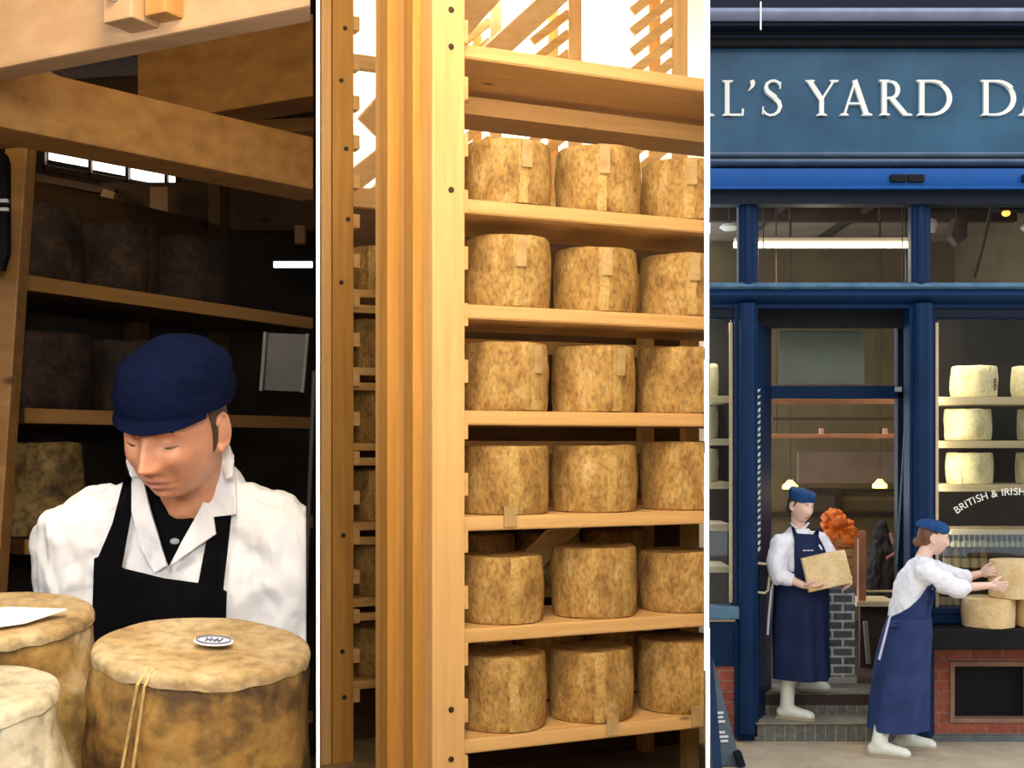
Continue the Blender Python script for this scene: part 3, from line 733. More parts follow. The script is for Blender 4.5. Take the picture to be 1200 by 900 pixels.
# the sloping bench under them
t = thing('work_bench', 'timber bench under the three big cheeses', 'bench', (-.85, 1.95, 0))
bz = lambda y: CA[4].z - .02 + (y-CA[4].y)*math.tan(TILT)
bm = plate(B(), [(-1.6, 1.45, bz(1.45)), (KL*1.45-.03 if False else -.32, 1.62, bz(1.62)), (-.37, 2.2, bz(2.2)), (-1.6, 2.2, bz(2.2))], .04)
obj('top', bm, TIMB['x'], t)
for x, y in ((-1.5, 1.55), (-.45, 1.7), (-1.5, 2.15), (-.45, 2.15)): obj('leg', bx(x-.03, x+.03, y-.03, y+.03, 0, bz(y)-.02), TIMB['z'], t)

# ------------------------------------------------------------------ street: the blue shopfront
YF = 9.1; RT = 1262                        # facade plane; the front runs a little beyond the right edge of the frame
def fac(px0, px1, py0, py1, Y, depth, bev=0):
    bm = bpx(px0, px1, py0, py1, Y, depth, bev)
    return clip_shop(bm) if px0 < 836 else bm
def roundcol(px0, px1, py0, py1, Y, ry, bm=None):
    """half-round column in front of Y"""
    bm = bm or B(); x0, x1 = fx(px0, Y), fx(px1, Y); c, r = (x0+x1)/2, (x1-x0)/2
    pts = [(c-r*math.cos(math.pi*i/16), Y-ry*math.sin(math.pi*i/16)**.7) for i in range(17)]
    return prism(bm, pts, fz(py1, Y), fz(py0, Y))
def moulding(px0, px1, py0, py1, Y, out, n=8):
    """rounded horizontal moulding proud of Y by out"""
    z0, z1 = fz(py1, Y), fz(py0, Y); bm = B(); x0, x1 = fx(px0, Y), fx(px1, Y)
    pr = [(Y+.03, z0)] + [(Y-out*math.sin(math.pi*i/n), z0+(z1-z0)*i/n) for i in range(n+1)] + [(Y+.03, z1)]
    a = [bm.verts.new((x0, y, z)) for y, z in pr]; b = [bm.verts.new((x1, y, z)) for y, z in pr]
    bm.faces.new(a); bm.faces.new(b[::-1])
    for i in range(len(pr)): j = (i+1) % len(pr); bm.faces.new((a[i], b[i], b[j], a[j]))
    return clip_shop(bm) if px0 < 836 else bm
L0 = 815
struct('wall_shop_upper', fac(L0, RT, -90, 12, YF, .3), NAVYD)
struct('trim_1', moulding(L0, RT, 9, 23, 8.86, .05), PALEB, 40)
struct('trim_2', fac(L0, RT, 22, 30, 8.90, .3), NAVYD)
struct('trim_3', fac(L0, RT, 30, 53, 9.02, .2), TARBL)
struct('trim_4', moulding(L0, RT, 40, 45, 9.0, .02), NAVYD, 40)
sign = thing('shop_sign', 'long blue fascia board with cream capital letters over the shop windows', 'sign', P(1015, 178, YF))
obj('fascia_board', fac(L0, RT, 52, 179, YF, .12), FASC, sign)
struct('trim_5', moulding(L0, RT, 178, 184, YF-.005, .03), GREYM, 40)
struct('trim_6', fac(L0, RT, 183, 187, YF-.005, .1), NAVYD)
struct('trim_7', moulding(L0, RT, 186, 194.5, YF-.02, .05), GREYM, 40)
t = thing('awning_case', 'bright blue rolled awning case above the shop windows', 'awning', P(1015, 220, 8.9))
obj('case', fac(L0, RT, 197, 220, 8.93, .15, .012), BRIGHT, t, smooth=40)
obj('case_lip', fac(L0, RT, 217.5, 221, 8.915, .03), BRIGHT, t)
for x0, x1 in ((1044, 1084), (1199, 1240)):
    bm = B(); 
    for a_, b_ in ((x0, (x0+x1)/2-1), ((x0+x1)/2+1, x1)): bpx(a_, b_, 204, 213, 8.90, .04, .008, bm)
    obj('bracket', bm, TARBL, t)
struct('trim_8', fac(L0, RT, 194, 240, YF+.02, .1), NAVYD)
struct('trim_9', fac(L0, RT, 221, 239, YF-.10, .14), NAVYD)  # dark band stands in for the shadow under the awning case
t = tag(obj('hanging_wire', tube(B(), [P(891.5, 2, 8.8), P(891.5, 35, 8.8)], .006), LETTER), 'short pale wire hanging down in front of the cornice', 'wire')

# letters of the sign: thick and thin strokes with serifs, cut from board
def lstroke(bm, a, b, w, y0, y1):
    a, b = Vector((a[0], 0, a[1])), Vector((b[0], 0, b[1])); d = (b-a).normalized(); n = Vector((d.z, 0, -d.x))*w/2
    q = [a-n, a+n, b+n, b-n]; return slab(bm, q, y0, y1)
JIT = [0]
def slab(bm, q, y0, y1):
    JIT[0] = (JIT[0]+1) % 23; y0 = y0-.004*JIT[0]; q = [Vector(p) for p in q]
    lo = [bm.verts.new((p.x, y0, p.z)) for p in q]; hi = [bm.verts.new((p.x, y1, p.z)) for p in q]; k = len(q)
    bm.faces.new(lo); bm.faces.new(hi[::-1])
    for i in range(k): bm.faces.new((lo[i], hi[i], hi[(i+1) % k], lo[(i+1) % k]))
    return bm
def ribbon(bm, pts, ws, y0, y1):
    L, Rr = [], []
    for i, p in enumerate(pts):
        d = (Vector(pts[min(i+1, len(pts)-1)]) - Vector(pts[max(i-1, 0)])).normalized(); n = Vector((-d.y, d.x))*ws[i]/2
        L.append(Vector(p)+n); Rr.append(Vector(p)-n)
    for i in range(len(pts)-1):
        slab(bm, [Vector((q.x, 0, q.y)) for q in (L[i], L[i+1], Rr[i+1], Rr[i])], y0, y1)
def serif(bm, x0, x1, z, up, y0, y1, h=.035):
    m = .35*(x1-x0); s = 1 if up else -1
    slab(bm, [Vector((x, 0, zz)) for x, zz in ((x0, z), (x1, z), (x1, z+s*h*.6), (x1-m*.6, z+s*h*1.7), (x0+m*.6, z+s*h*1.7), (x0, z+s*h*.6))], y0, y1)
def glyph(ch):
    """letter in a box one unit high; returns bmesh and width"""
    bm = B(); a, b = -.06, 0; T, t_ = .125, .06
    if ch == 'A':
        lstroke(bm, (.13, .02), (.44, .98), t_, a, b); lstroke(bm, (.42, 1.0), (.76, .02), T+.015, a, b); lstroke(bm, (.24, .34), (.62, .34), t_*.9, a, b)
        serif(bm, .0, .25, 0, True, a, b); serif(bm, .62, .92, 0, True, a, b); w = .92
    elif ch == 'L':
        lstroke(bm, (.16, .0), (.16, 1), T, a, b); lstroke(bm, (.1, .03), (.58, .03), t_, a, b); serif(bm, .02, .32, 1, False, a, b); serif(bm, .02, .3, 0, True, a, b)
        lstroke(bm, (.585, .0), (.60, .2), t_*.9, a, b); w = .62
    elif ch == "'":
        ribbon(bm, [(.12, 1.0), (.15, .93), (.14, .85), (.09, .77), (.02, .70)], [.10, .115, .09, .05, .015], a, b); w = .2
    elif ch == 'S':
        pts = [(.50, .86), (.46, .93), (.36, .985), (.24, .97), (.14, .90), (.11, .79), (.15, .68), (.25, .59), (.37, .50), (.47, .40), (.51, .27), (.46, .13), (.36, .045), (.23, .02), (.12, .06), (.05, .15)]
        ribbon(bm, pts, [.05, .055, .06, .07, .085, .105, .12, .13, .13, .125, .11, .09, .07, .06, .055, .05], a, b)
        lstroke(bm, (.50, .76), (.515, .95), .035, a, b); lstroke(bm, (.03, .04), (.04, .26), .035, a, b); w = .56
    elif ch == 'Y':
        lstroke(bm, (.11, .99), (.45, .46), T+.01, a, b); lstroke(bm, (.79, .99), (.46, .46), t_, a, b); lstroke(bm, (.45, 0), (.45, .5), T, a, b)
        serif(bm, .0, .26, 1, False, a, b); serif(bm, .68, .92, 1, False, a, b); serif(bm, .3, .6, 0, True, a, b); w = .9
    elif ch == 'R':
        lstroke(bm, (.16, 0), (.16, 1), T, a, b); serif(bm, .02, .3, 1, False, a, b); serif(bm, .02, .31, 0, True, a, b)
        pts = [(.16, .97)] + [(.34+.20*math.cos(q), .735+.235*math.sin(q)) for q in [math.pi/2-i*math.pi/12 for i in range(13)]] + [(.16, .50)]
        ribbon(bm, pts, [.055]+[.06+.06*math.sin(math.pi*i/12) for i in range(13)]+[.05], a, b)
        lstroke(bm, (.34, .52), (.74, .03), T, a, b); serif(bm, .68, .92, 0, True, a, b); w = .9
    elif ch == 'D':
        lstroke(bm, (.16, 0), (.16, 1), T, a, b); serif(bm, .02, .3, 1, False, a, b); serif(bm, .02, .3, 0, True, a, b)
        pts = [(.16, .97)] + [(.40+.50*math.cos(q), .5+.47*math.sin(q)) for q in [math.pi/2-i*math.pi/16 for i in range(17)]] + [(.16, .03)]
        ribbon(bm, pts, [.055]+[.06+.075*math.sin(math.pi*i/16) for i in range(17)]+[.055], a, b); w = .97
    return bm, w
def letter(ch, px0, px1, py0=95, py1=136.5, Y=YF-.001):
    bm, w = glyph(ch); x0, x1 = fx(px0, Y), fx(px1, Y); z0, z1 = fz(py1, Y), fz(py0, Y)
    for v in bm.verts: v.co = Vector((x0+v.co.x/w*(x1-x0), Y+v.co.y*.25, z0+v.co.z*(z1-z0)))
    if px0 < 840: clip_shop(bm)
    o = obj('letter_'+('apostrophe' if ch == "'" else ch.lower()), bm, LETTER, sign); return o
for ch, a_, b_ in [('A', 796, 837), ('L', 845, 871), ("'", 875, 884), ('S', 892, 916), ('Y', 943, 981), ('A', 983, 1021), ('R', 1028, 1067), ('D', 1072, 1115), ('D', 1147, 1190), ('A', 1192, 1230)]: letter(ch, a_, b_)

# transom lights, bars and columns
def framed_window(n, px0, px1, py0, py1, Y, bar, m=NAVY, pane=True, depth=.045):
    o = struct(f'window_{n}', B() if False else fac(px0-bar, px1+bar, py1, py1+bar*1.2, Y, depth, .004), m)
    for q in ((px0-bar, px0, py0, py1), (px1, px1+bar, py0, py1), (px0-bar, px1+bar, py0-bar, py0)):
        if q[1] > 832: obj('frame_bar', fac(*q, Y, depth, .004), m, o)
    if pane: obj('glass_pane', fac(px0-1, px1+1, py0-1, py1+1, Y+.035, .008), GLASS, o)
    return o
framed_window(1, 822, 864.5, 240, 331, YF+.05, 2); framed_window(2, 889, 1066, 240, 331, YF+.05, 2); framed_window(3, 1091, RT, 240, 331, YF+.05, 2)
for i, (x0, x1) in enumerate(((865, 888), (1067, 1090))):
    struct(f'trim_{10+i}', roundcol(x0, x1, 232, 335, YF+.01, .05, roundcol(x0+7, x1-7, 232, 335, YF-.03, .03)), NAVY, 50)
    bm = B(); bpx(x0, x1, 232, 338, YF+.01, .035, 0, bm); struct(f'trim_{12+i}', bm, NAVY)
struct('trim_14', moulding(L0, RT, 331, 340, YF-.03, .035), SILLB, 40)
struct('trim_15', moulding(L0, RT, 338, 356, YF-.01, .07), NAVY, 40)
struct('trim_16', fac(L0, RT, 352, 361, YF-.0, .12), NAVY)
for i, (x0, x1, yb) in enumerate(((861, 888, 864), (1066, 1095, 868))):
    bm = roundcol(x0+4, x1-3, 356, yb-6, YF-.02, .075)
    struct(f'trim_{17+i}', bm, NAVY, 50)
    struct(f'trim_{19+i}', bpx(x0, x1, 358, yb, YF-.02, .14, .004), NAVY)

# left window, panel, brick and right window, ledge, brick
w4 = framed_window(4, 815, 857, 374, 709, YF+.04, 3); struct('trim_21', fac(L0, 862, 358, 372, YF+.02, .1), NAVYD)
obj('wood_edge', fac(855, 858.5, 378, 706, YF+.03, .03), BOARDW, w4)
struct('trim_22', fac(L0, 873, 711, 726, YF-.05, .18, .01), SILLB)
struct('trim_23', fac(L0, 872, 726, 728.5, YF-.02, .1), BOARDW)
struct('trim_24', fac(L0, 864, 728, 781, YF+.0, .12), NAVY)
struct('trim_25', bpx(864, 889, 728, 868, YF-.01, .12, .004), NAVY)
struct('wall_shop_left', fac(L0, 866, 779, 874, YF+.005, .25), BRICK)
w5 = framed_window(5, 1098, RT, 374, 712, YF+.04, 3); struct('trim_26', bpx(1094, RT, 358, 372, YF+.02, .1), NAVYD)
obj('wood_edge', bpx(1096.5, 1100, 378, 712, YF+.03, .03), BOARDW, w5)
struct('trim_27', bpx(1090, RT, 713, 719, YF-.06, .2, .005), NAVY); struct('trim_28', bpx(1090, RT, 718, 731, YF-.04, .18, .005), NAVY)
ledge = tag(obj('ledge', bx(fx(1088, 8.79), fx(RT, 8.79), 8.79, YF+.05, .30-.105, .335, .006), TARBL), 'black ledge under the right shop window carrying cut cheeses', 'ledge'); LZ = .335
ledge['kind'] = 'structure'
bm = B(); Yb = YF+.01
for q in ((1082, 1118, 750, 872), (1118, RT, 750, 780), (1118, RT, 843, 872), (1206, RT, 780, 843)): bpx(*q, Yb, .25, 0, bm)
struct('wall_shop_right', bm, BRICK)
bm = B()
for q in ((1113, 1211, 775.5, 781), (1113, 1211, 842, 847), (1113.5, 1119, 781, 842), (1205, 1211, 781, 842)): bpx(*q, Yb-.012, .1, .002, bm)
v = struct('trim_29', bm, mk('cement_render', (.30, .17, .11), (.24, .13, .09), .85, 9))
struct('window_6', bpx(1116, 1208, 779, 845, Yb+.08, .04), TARBL)
struct('baseboard_front', bpx(1080, RT, 862, 876, YF-.03, .2), mk('grey_plinth', (.13, .15, .15), (.09, .10, .10), .8, 9))

# door recess
SY0 = 9.12
struct('trim_30', bpx(887, 1067, 358, 383, YF+.18, .12), TARBL)
bm = B(); a0, a1 = Vector((fx(886.5, YF), YF, 0)), Vector((fx(904, 9.55), 9.55, 0))
z0, z1 = -.5, fz(376, YF); w_ = Vector((-.10, .02, 0))
prism(bm, [(a0.x, a0.y), (a1.x, a1.y), (a1.x+w_.x, a1.y+w_.y), (a0.x+w_.x, a0.y+w_.y)], z0, z1); struct('wall_recess_left', bm, NAVY)
b0, b1 = Vector((fx(1066, YF), YF+.02, 0)), Vector((fx(1058, 9.55), 9.55, 0))
bm = B(); prism(bm, [(b0.x, b0.y), (b0.x+.1, b0.y), (b1.x+.1, b1.y), (b1.x, b1.y)], z0, z1); struct('wall_recess_right', bm, NAVYD)
# white slanting lettering down the left jamb
nrm = Vector((-(a1-a0).y, (a1-a0).x, 0)).normalized(); nrm = nrm if nrm.y < 0 else -nrm
jd = (a1-a0).normalized(); bm = B(); random.seed(3)
def jpt(u, py): q = a0 + jd*u; return Vector((q.x, q.y, fz(py, q.y))) + nrm*.003
py = 455
while py < 646:
    u0, u1 = .025, .105; k = random.choice((0, 1, 2, 3))
    st = [((u0, py+4.4), (u1, py+1.2))]
    if k in (0, 2): st.append(((u1, py+1.2), (u1-.015, py+4.4)))
    if k in (1, 2): st.append(((u0, py+4.4), (u0+.02, py+1.6)))
    if k == 3: st.append(((u0+.02, py+5.6), (u1, py+3.0)))
    for p, q in st: beam(bm, jpt(*p), jpt(*q), .004, .011, nrm.cross(jd), 0)
    py += 7.4
t = tag(obj('jamb_lettering', bm, mk('white_vinyl', (.75, .78, .80), None, .5)), 'small slanting white lettering running down the left door jamb', 'lettering'); t['kind'] = 'structure'
# door transom and frame
YD = 9.55
dr = struct('door_1', bpx(896, 1062, 452, 467, YD, .09, .004), NAVY)
obj('frame_bar', bpx(893, 904, 370, 812, YD, .09, .004), NAVYD, dr); obj('frame_bar', bpx(1052, 1064, 370, 812, YD, .09, .004), NAVYD, dr); obj('frame_bar', bpx(893, 1064, 368, 382, YD, .09, .004), NAVYD, dr)
for x in (897, 1053): obj('hinge', bpx(x-4, x+4, 453, 459, YD-.012, .02, .002), mk('steel_hinge', (.45, .48, .52), None, .4), dr)
for y in (492, 585): obj('hinge', bpx(899, 902, y-8, y+8, YD-.012, .02, .001), SILLB, dr)
obj('transom_pane', bpx(904, 1054, 382, 453, YD+.03, .008), GLASS, dr)
obj('edge_strip', beam(B(), P(1062, 472, YD-.1), P(1051, 660, YD-.1), .01, .011, (1, 0, 0), .001), SILLB, dr)
t = tag(obj('notice_card', bpx(913, 1013, 387, 450, YD+.06, .006), mk('grey_green_card', (.25, .26, .21), (.22, .23, .19), .7, 3)), 'blank grey card standing behind the glass over the shop door', 'card')
# steps
struct('floor_step_1', bx(fx(884, YF), fx(1085, YF), YF-.02, 9.36, -.55, -.375), TILE)
struct('floor_step_2', bx(fx(884, 9.36), fx(1074, 9.36), 9.36, 9.75, -.55, -.215), TILE)
bm = B(); bx(fx(884, YF), fx(1085, YF), YF-.035, 9.36, -.378, -.366, .004, bm); struct('trim_31', bm, mk('worn_step_nosing', (.27, .24, .18), (.20, .18, .14), .8, 9))

# ------------------------------------------------------------------ shop interior
XR = 4.6; XL = KR*9.4+.03
struct('floor_shop', prism(B(), [(XL, 9.36), (XR, 9.36), (XR, 13.5), (KR*13.5+.03, 13.5)], -.3, -.22), SHOPD)
struct('wall_shop_back', bx(KR*13.3, XR, 13.3, 13.4, -.3, 3.8), SHOPW)
struct('wall_shop_side', bx(XR, XR+.1, 9.3, 13.4, -.3, 3.8), SHOPW)
struct('ceiling_shop', prism(B(), [(XL, 9.25), (XR, 9.25), (XR, 13.4), (KR*13.4+.03, 13.4)], 3.72, 3.8), SHOPC)
struct('trim_32', bx(KR*13.26, XR, 13.24, 13.3, fz(606, 13.2), fz(600, 13.2)), SHOPD)
struct('trim_33', bx(fx(960, 13.2), fx(1060, 13.2), 13.24, 13.3, fz(577, 13.2)+.0, fz(573, 13.2)), SHOPD)
struct('wall_shop_partition', bpx(936, 1062, 530, 566, 12.6, .08), mk('dim_plaster', (.16, .11, .085), (.13, .09, .07), .8, 4))
# window backs: the dark shelving behind the displays
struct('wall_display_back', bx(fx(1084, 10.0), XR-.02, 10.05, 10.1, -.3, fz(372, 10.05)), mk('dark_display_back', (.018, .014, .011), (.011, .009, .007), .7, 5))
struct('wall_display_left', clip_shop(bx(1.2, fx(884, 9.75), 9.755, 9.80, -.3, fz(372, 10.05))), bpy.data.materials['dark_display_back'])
# lamps
area('window_display_lamp', (fx(1150, 9.3), 9.27, 2.52), (fx(1160, 9.5), 9.6, .9), .5, 5, (1, .90, .68), .08)  # unseen light added to brighten the cheeses in the right window
area('window_side_lamp', (fx(1089, 9.27), 9.27, 1.62), (fx(1089, 9.27)+1, 9.75, 1.62), .05, 11, (1, .86, .62), 1.5)  # unseen strip behind the column, added to light all cheese rows
area('window_display_lamp', (fx(838, 9.3)+.02, 9.27, 2.52), (fx(836, 9.5), 9.6, .9), .12, 4, (1, .90, .68), .08)  # same added light for the narrow left window
t = thing('strip_lamp', 'long glowing fluorescent tube behind the window above the shop door', 'lamp', P(978, 288, 10.6))
obj('tube', tube(B(), [P(860, 287, 10.6), P(1074, 287, 10.6)], .026), TUBE, t)
obj('housing', bpx(862, 1074, 278, 283.5, 10.6, .08, .004), mk('white_lamp_housing', (.5, .42, .32), None, .5), t)
for x in (926, 1031): obj('hanger', tube(B(), [P(x, 279, 10.62), P(x, 279, 10.62)*0 + Vector((fx(x, 10.62), 10.62, 3.72))], .011), SHOPD, t)
ld = bpy.data.lights.new('tube_light', 'AREA'); lo = bpy.data.objects.new('tube_light', ld); COL.objects.link(lo); ld.shape = 'RECTANGLE'; ld.size = 1.6; ld.size_y = .1; ld.energy = 34; ld.color = (1, .82, .58); lo.location = P(968, 291, 10.6); lo.rotation_euler = (0, 0, 0)
point('shop_ceiling_glow', (2.6, 10.9, 3.0), 6, (1, .80, .55), .15)
bm = B(); bx(XL+.3, XR-.1, 11.4, 11.5, 3.60, 3.72, 0, bm); struct('trim_34', bm, SHOPD)
for i, x in enumerate((924, 1030)):
    struct(f'trim_{35+i}', bx(fx(x, 10.9)-.025, fx(x, 10.9)+.025, 9.6, 13.2, 3.66, 3.72), SHOPD)
for i, (x0, x1, y0, y1, Y, lab) in enumerate([(843, 866, 262, 270, 11.2, 'white ceiling lamp seen through the far left upper window'), (1083, 1099, 256, 272, 10.9, 'white round lamp behind the left edge of the right upper window'), (1196, 1216, 262, 271, 10.9, 'white ceiling lamp at the right edge of the right upper window')]):
    bm = B(); lathe(bm, [(0, 0), (.6, 0), (1, .45), (.7, .9), (.2, 1), (0, 1)], 20)
    w = (x1-x0)*Y/F/2; h = (y1-y0)*Y/F; bm.transform(Matrix.Translation((fx((x0+x1)/2, Y), Y, fz(y1, Y))) @ Matrix.Diagonal((w, w, h, 1)))
    t = tag(obj('ceiling_lamp', bm, mk('lamp_enamel', (.75, .72, .65), None, .4), smooth=50), lab, 'lamp', 'white ceiling lamps')
    tube_ = tube(B(), [(fx((x0+x1)/2, Y), Y, fz(y0, Y)), (fx((x0+x1)/2, Y), Y, 3.72)], .008); obj('stem', tube_, SHOPD, t)
t = thing('loudspeaker', 'dark angular loudspeaker hanging behind the right upper window', 'speaker', P(1118, 290, 10.4))
bm = plate(B(), [P(1114, 258, 10.4), P(1128, 258, 10.4), P(1127, 281, 10.4), P(1116, 289, 10.4), P(1109, 279, 10.4)], -.12); obj('body', bm, SHOPD, t)
obj('bracket', tube(B(), [P(1121, 259, 10.45), P(1121, 215, 10.45)], .01), SHOPD, t)
t = tag(obj('ceiling_pipe', tube(B(), [P(1162, 240, 10.2), P(1152, 288, 10.9), P(1142, 325, 11.6)], .014), SHOPD), 'dark slanting rod behind the right upper window', 'rod')
t = thing('spot_lamp', 'small glowing orange spot lamp in the corner of the right upper window', 'lamp', P(1181, 251, 10.0))
obj('housing', bpx(1171, 1230, 232, 246, 10.0, .15, .01), TARBL, t); bm = B(); ball(bm, P(1179, 250, 10.05), (.034, .034, .026)); obj('bulb', bm, emit('orange_bulb', (1, .42, .08), 2.2), t)
for i, (x, y, sx, lab) in enumerate([(1031, 567, 8.5, 'glowing yellow pendant lamp at the right of the doorway'), (926, 568, 9, 'glowing yellow pendant lamp behind the cap in the doorway')]):
    Y = 12.0; t = thing('pendant_lamp', lab, 'lamp', P(x, y, Y), 0, 'yellow pendant lamps')
    r = sx*Y/F; bm = lathe(B(), [(0, 0), (r, 0), (r*1.0, .035), (r*.7, .05), (.02, .085), (0, .085)], 24, P(x, y+5, Y)); obj('lamp_shade', bm, LAMP, t, smooth=40)
    obj('cord', tube(B(), [P(x, y-4, Y), Vector((fx(x, Y), Y, 3.72))], .005), SHOPD, t)
    point('pendant_light', P(x, y+12, Y-.1), 3.0, (1, .78, .28), .06)
# copper rails across the doorway
for (x0, x1, y, Y, posts, lab) in [(905, 1048, 470.5, 10.1, (), 'upper copper coloured rail across the shop doorway'), (920, 1052, 511, 10.8, (963, 1038), 'lower copper coloured rail with two little stubs across the doorway')]:
    t = thing('copper_rail', lab, 'rail', P((x0+x1)/2, y, Y), 0)
    obj('bar', bpx(x0-20, x1+20, y-2.6, y+2.6, Y, .05, .006), COPPER, t)
    for x in posts: obj('stub', bpx(x-2.5, x+2.5, y-9, y-2, Y+.01, .03, .003), mk('pink_stub', (.6, .33, .24), None, .5), t)
    for x in (x0-10, x1+10): obj('hanger', tube(B(), [P(x, y, Y+.02), Vector((fx(x, Y), Y+.02, 3.72))], .005), SHOPD, t)
struct('trim_37', bx(fx(905, 11.2), XR, 11.2, 11.25, fz(492.5, 11.2), fz(489, 11.2)), SHOPD)
t = thing('picture_frame', 'dark framed picture on the shop wall behind the standing worker', 'picture', P(958, 600, 13.27))
obj('picture', bpx(935, 981, 578, 622, 13.26, .03), mk('dim_picture', (.11, .075, .045), (.09, .06, .04), .6, 3), t); bm = B()
for q in ((930, 986, 572, 579), (979, 986, 579, 625), (930, 936, 579, 625), (930, 986, 620, 626)): bpx(*q, 13.22, .08, .004, bm)
obj('frame', bm, SHOPD, t)
# tall crate with orange flowers, brick pedestal, counter post
t = thing('brick_pedestal', 'grey glazed brick pedestal beside the standing worker', 'pedestal', P(985, 802, 9.75))
obj('pedestal', bx(fx(950, 9.75), fx(1004, 9.75), 9.80, 10.25, -.215, fz(690, 9.80)), GBRICK, t)
obj('foot', bx(fx(948, 9.75), fx(1006, 9.75), 9.79, 10.26, -.22, -.17), mk('pale_plinth', (.40, .39, .34), None, .8), t)
t = thing('flower_crate', 'tall wooden crate holding orange flowers behind the carried cheese', 'crate', P(985, 690, 9.9))
zc0 = fz(690, 9.80)
bm = B()
x0, x1 = fx(966, 9.95), fx(1004, 9.95)
for x in (x0, x1-.025): bx(x, x+.025, 9.93, 9.96, zc0, fz(628, 9.95), .002, bm); bx(x, x+.025, 10.14, 10.17, zc0, fz(628, 9.95), .002, bm)
for k in range(5): zz = zc0+.01+k*.075; bx(x0, x1, 9.945, 9.955, zz, zz+.06, .002, bm); bx(x0, x1, 10.145, 10.155, zz, zz+.06, .002, bm)
obj('crate_slats', bm, mk('orange_pine', (.42, .20, .07), (.34, .15, .05), .6, 15), t)
random.seed(5)
for k, (px, py, r) in enumerate([(971, 606, .05), (978, 603, .06), (984, 610, .06), (975, 616, .065), (990, 616, .06), (996, 622, .055), (985, 624, .07), (975, 628, .07), (993, 633, .065), (1000, 628, .045), (983, 637, .07), (972, 640, .06), (967, 615, .045)]):
    bm = B(); ball(bm, P(px, py, 10.04 - .03*(k % 3)), (r, r*.9, r*.85), 3); fin(bm); wobble(bm, .03, 26, k); 
    tag(obj('orange_flower', bm, ORANGE, smooth=70), 'ruffled orange flower in the bunch in the tall crate', 'flower', 'orange flowers in the crate')
bm = B()
for k, (px, py) in enumerate([(978, 645), (985, 648), (992, 646), (972, 648)]): tube(bm, [P(px, 688, 10.05), P(px+2*(k-1.5), py-10, 10.04)], .008)
tag(obj('flower_stems', bm, mk('stem_green', (.10, .14, .03), None, .6)), 'bunch of stems standing in the tall crate', 'stems', None, 'stuff')
t = thing('counter_screen', 'reddish wooden post and counter frame inside the doorway', 'counter', P(1030, 712, 10.4))
obj('post', bpx(1006, 1015, 622, 706, 10.4, .05, .004), COPPER, t); obj('rail', bpx(1015, 1048, 692, 694, 10.4, .03, .002), BOARDW, t)
obj('counter_top', bpx(1004, 1052, 705, 711, 10.36, .4, .004), BOARDW, t); obj('counter_panel', bpx(1008, 1075, 711, 795, 10.5, .04), SHOPD, t)
tag(obj('leaning_rod', beam(B(), P(1014, 728, 10.3), P(1018, 778, 10.3), .02, .035, (1, 0, 0)), mk('grey_rod', (.22, .22, .20), None, .6)), 'short grey bar leaning under the shop counter', 'bar')
# folded stand with pale frame at the left of the doorway
t = thing('carry_frame', 'pale bent tube handle sticking out beside the left door column', 'handle', P(895, 680, 9.15))
obj('handle', tube(B(), [P(886, 660, 9.15), P(899, 661, 9.15), P(902.5, 664, 9.15), P(902, 672, 9.15), P(900, 692, 9.15), P(896, 695, 9.15), P(886, 694, 9.15)], .009), mk('cream_tube', (.62, .55, .36), None, .5), t)
obj('dark_sheet', plate(B(), [P(887, 664, 9.19), P(898, 664, 9.19), P(897, 800, 9.19), P(887, 806, 9.19)], .02), NAVYD, t)
# right window display
def wshelf(px0, px1, y0, y1, lab, Y=9.30, d=.46):
    return tag(obj('window_shelf', fac(px0, px1, y0, y1, Y, d, .003), BOARDW), lab, 'shelf', 'shop window shelves')
NM = ['top', 'second', 'third', 'fourth', 'fifth']
for k, (y0, y1) in enumerate(((465, 474), (516.5, 525), (568, 576))): wshelf(1100, RT, y0, y1, f'{NM[k]} pale wooden shelf in the right shop window')
wshelf(1114, RT, 621, 626.5, 'fourth thin shelf in the right shop window behind the writing')
for k, (y0, y1) in enumerate(((464, 472), (514, 522), (565, 573), (614, 622), (664, 671))): wshelf(818, 856, y0, y1, f'{NM[k]} pale shelf in the narrow left shop window')
protoW = None; CR = .164; CHh = .232
for k, (px, yb, lab) in enumerate([(1141, 466, 'cream cheese with a dark mark on the top shelf of the right window'), (1213, 466, 'cream cheese at the frame edge on the top shelf of the right window'), (1134, 517, 'cream cheese on the second shelf of the right window'), (1221, 517, 'cream cheese at the frame edge on the second shelf of the right window'), (1136, 569, 'palest cream cheese on the third shelf of the right window'), (1218, 569, 'cream cheese at the frame edge on the third shelf of the right window')]):
    Y = 9.30+.19; q = Vector((fx(px, Y), Y, fz(yb-1.0, 9.30)))
    if protoW is None:
        t = protoW = thing('cream_cheese_wheel', lab, 'cheese', q, 0, 'cream cheeses in the shop windows')
        obj('rind', fine_wheel(CR, CHh, 200, .006, 44, bulge=.006), CREAM, t, world=False, smooth=50); obj('cloth_seam', seam_bm(CR, CHh, -1.2, .1, .006, seed=11), CREAM, t, world=False)
    else: t = copy_tree(protoW); t.location = q; t.rotation_euler = (0, 0, k*1.3); t['label'] = lab
t = bpy.data.objects['cream_cheese_wheel']; bm = B()
for i in range(5): tube(bm, [(CR*1.06*math.cos(-.98), CR*1.06*math.sin(-.98)-.006, .05+i*.018), (CR*1.06*math.cos(-.84), CR*1.06*math.sin(-.84)-.006, .06+i*.018)], .005, 6)
obj('stamped_mark', bm, HOLE, t, world=False)
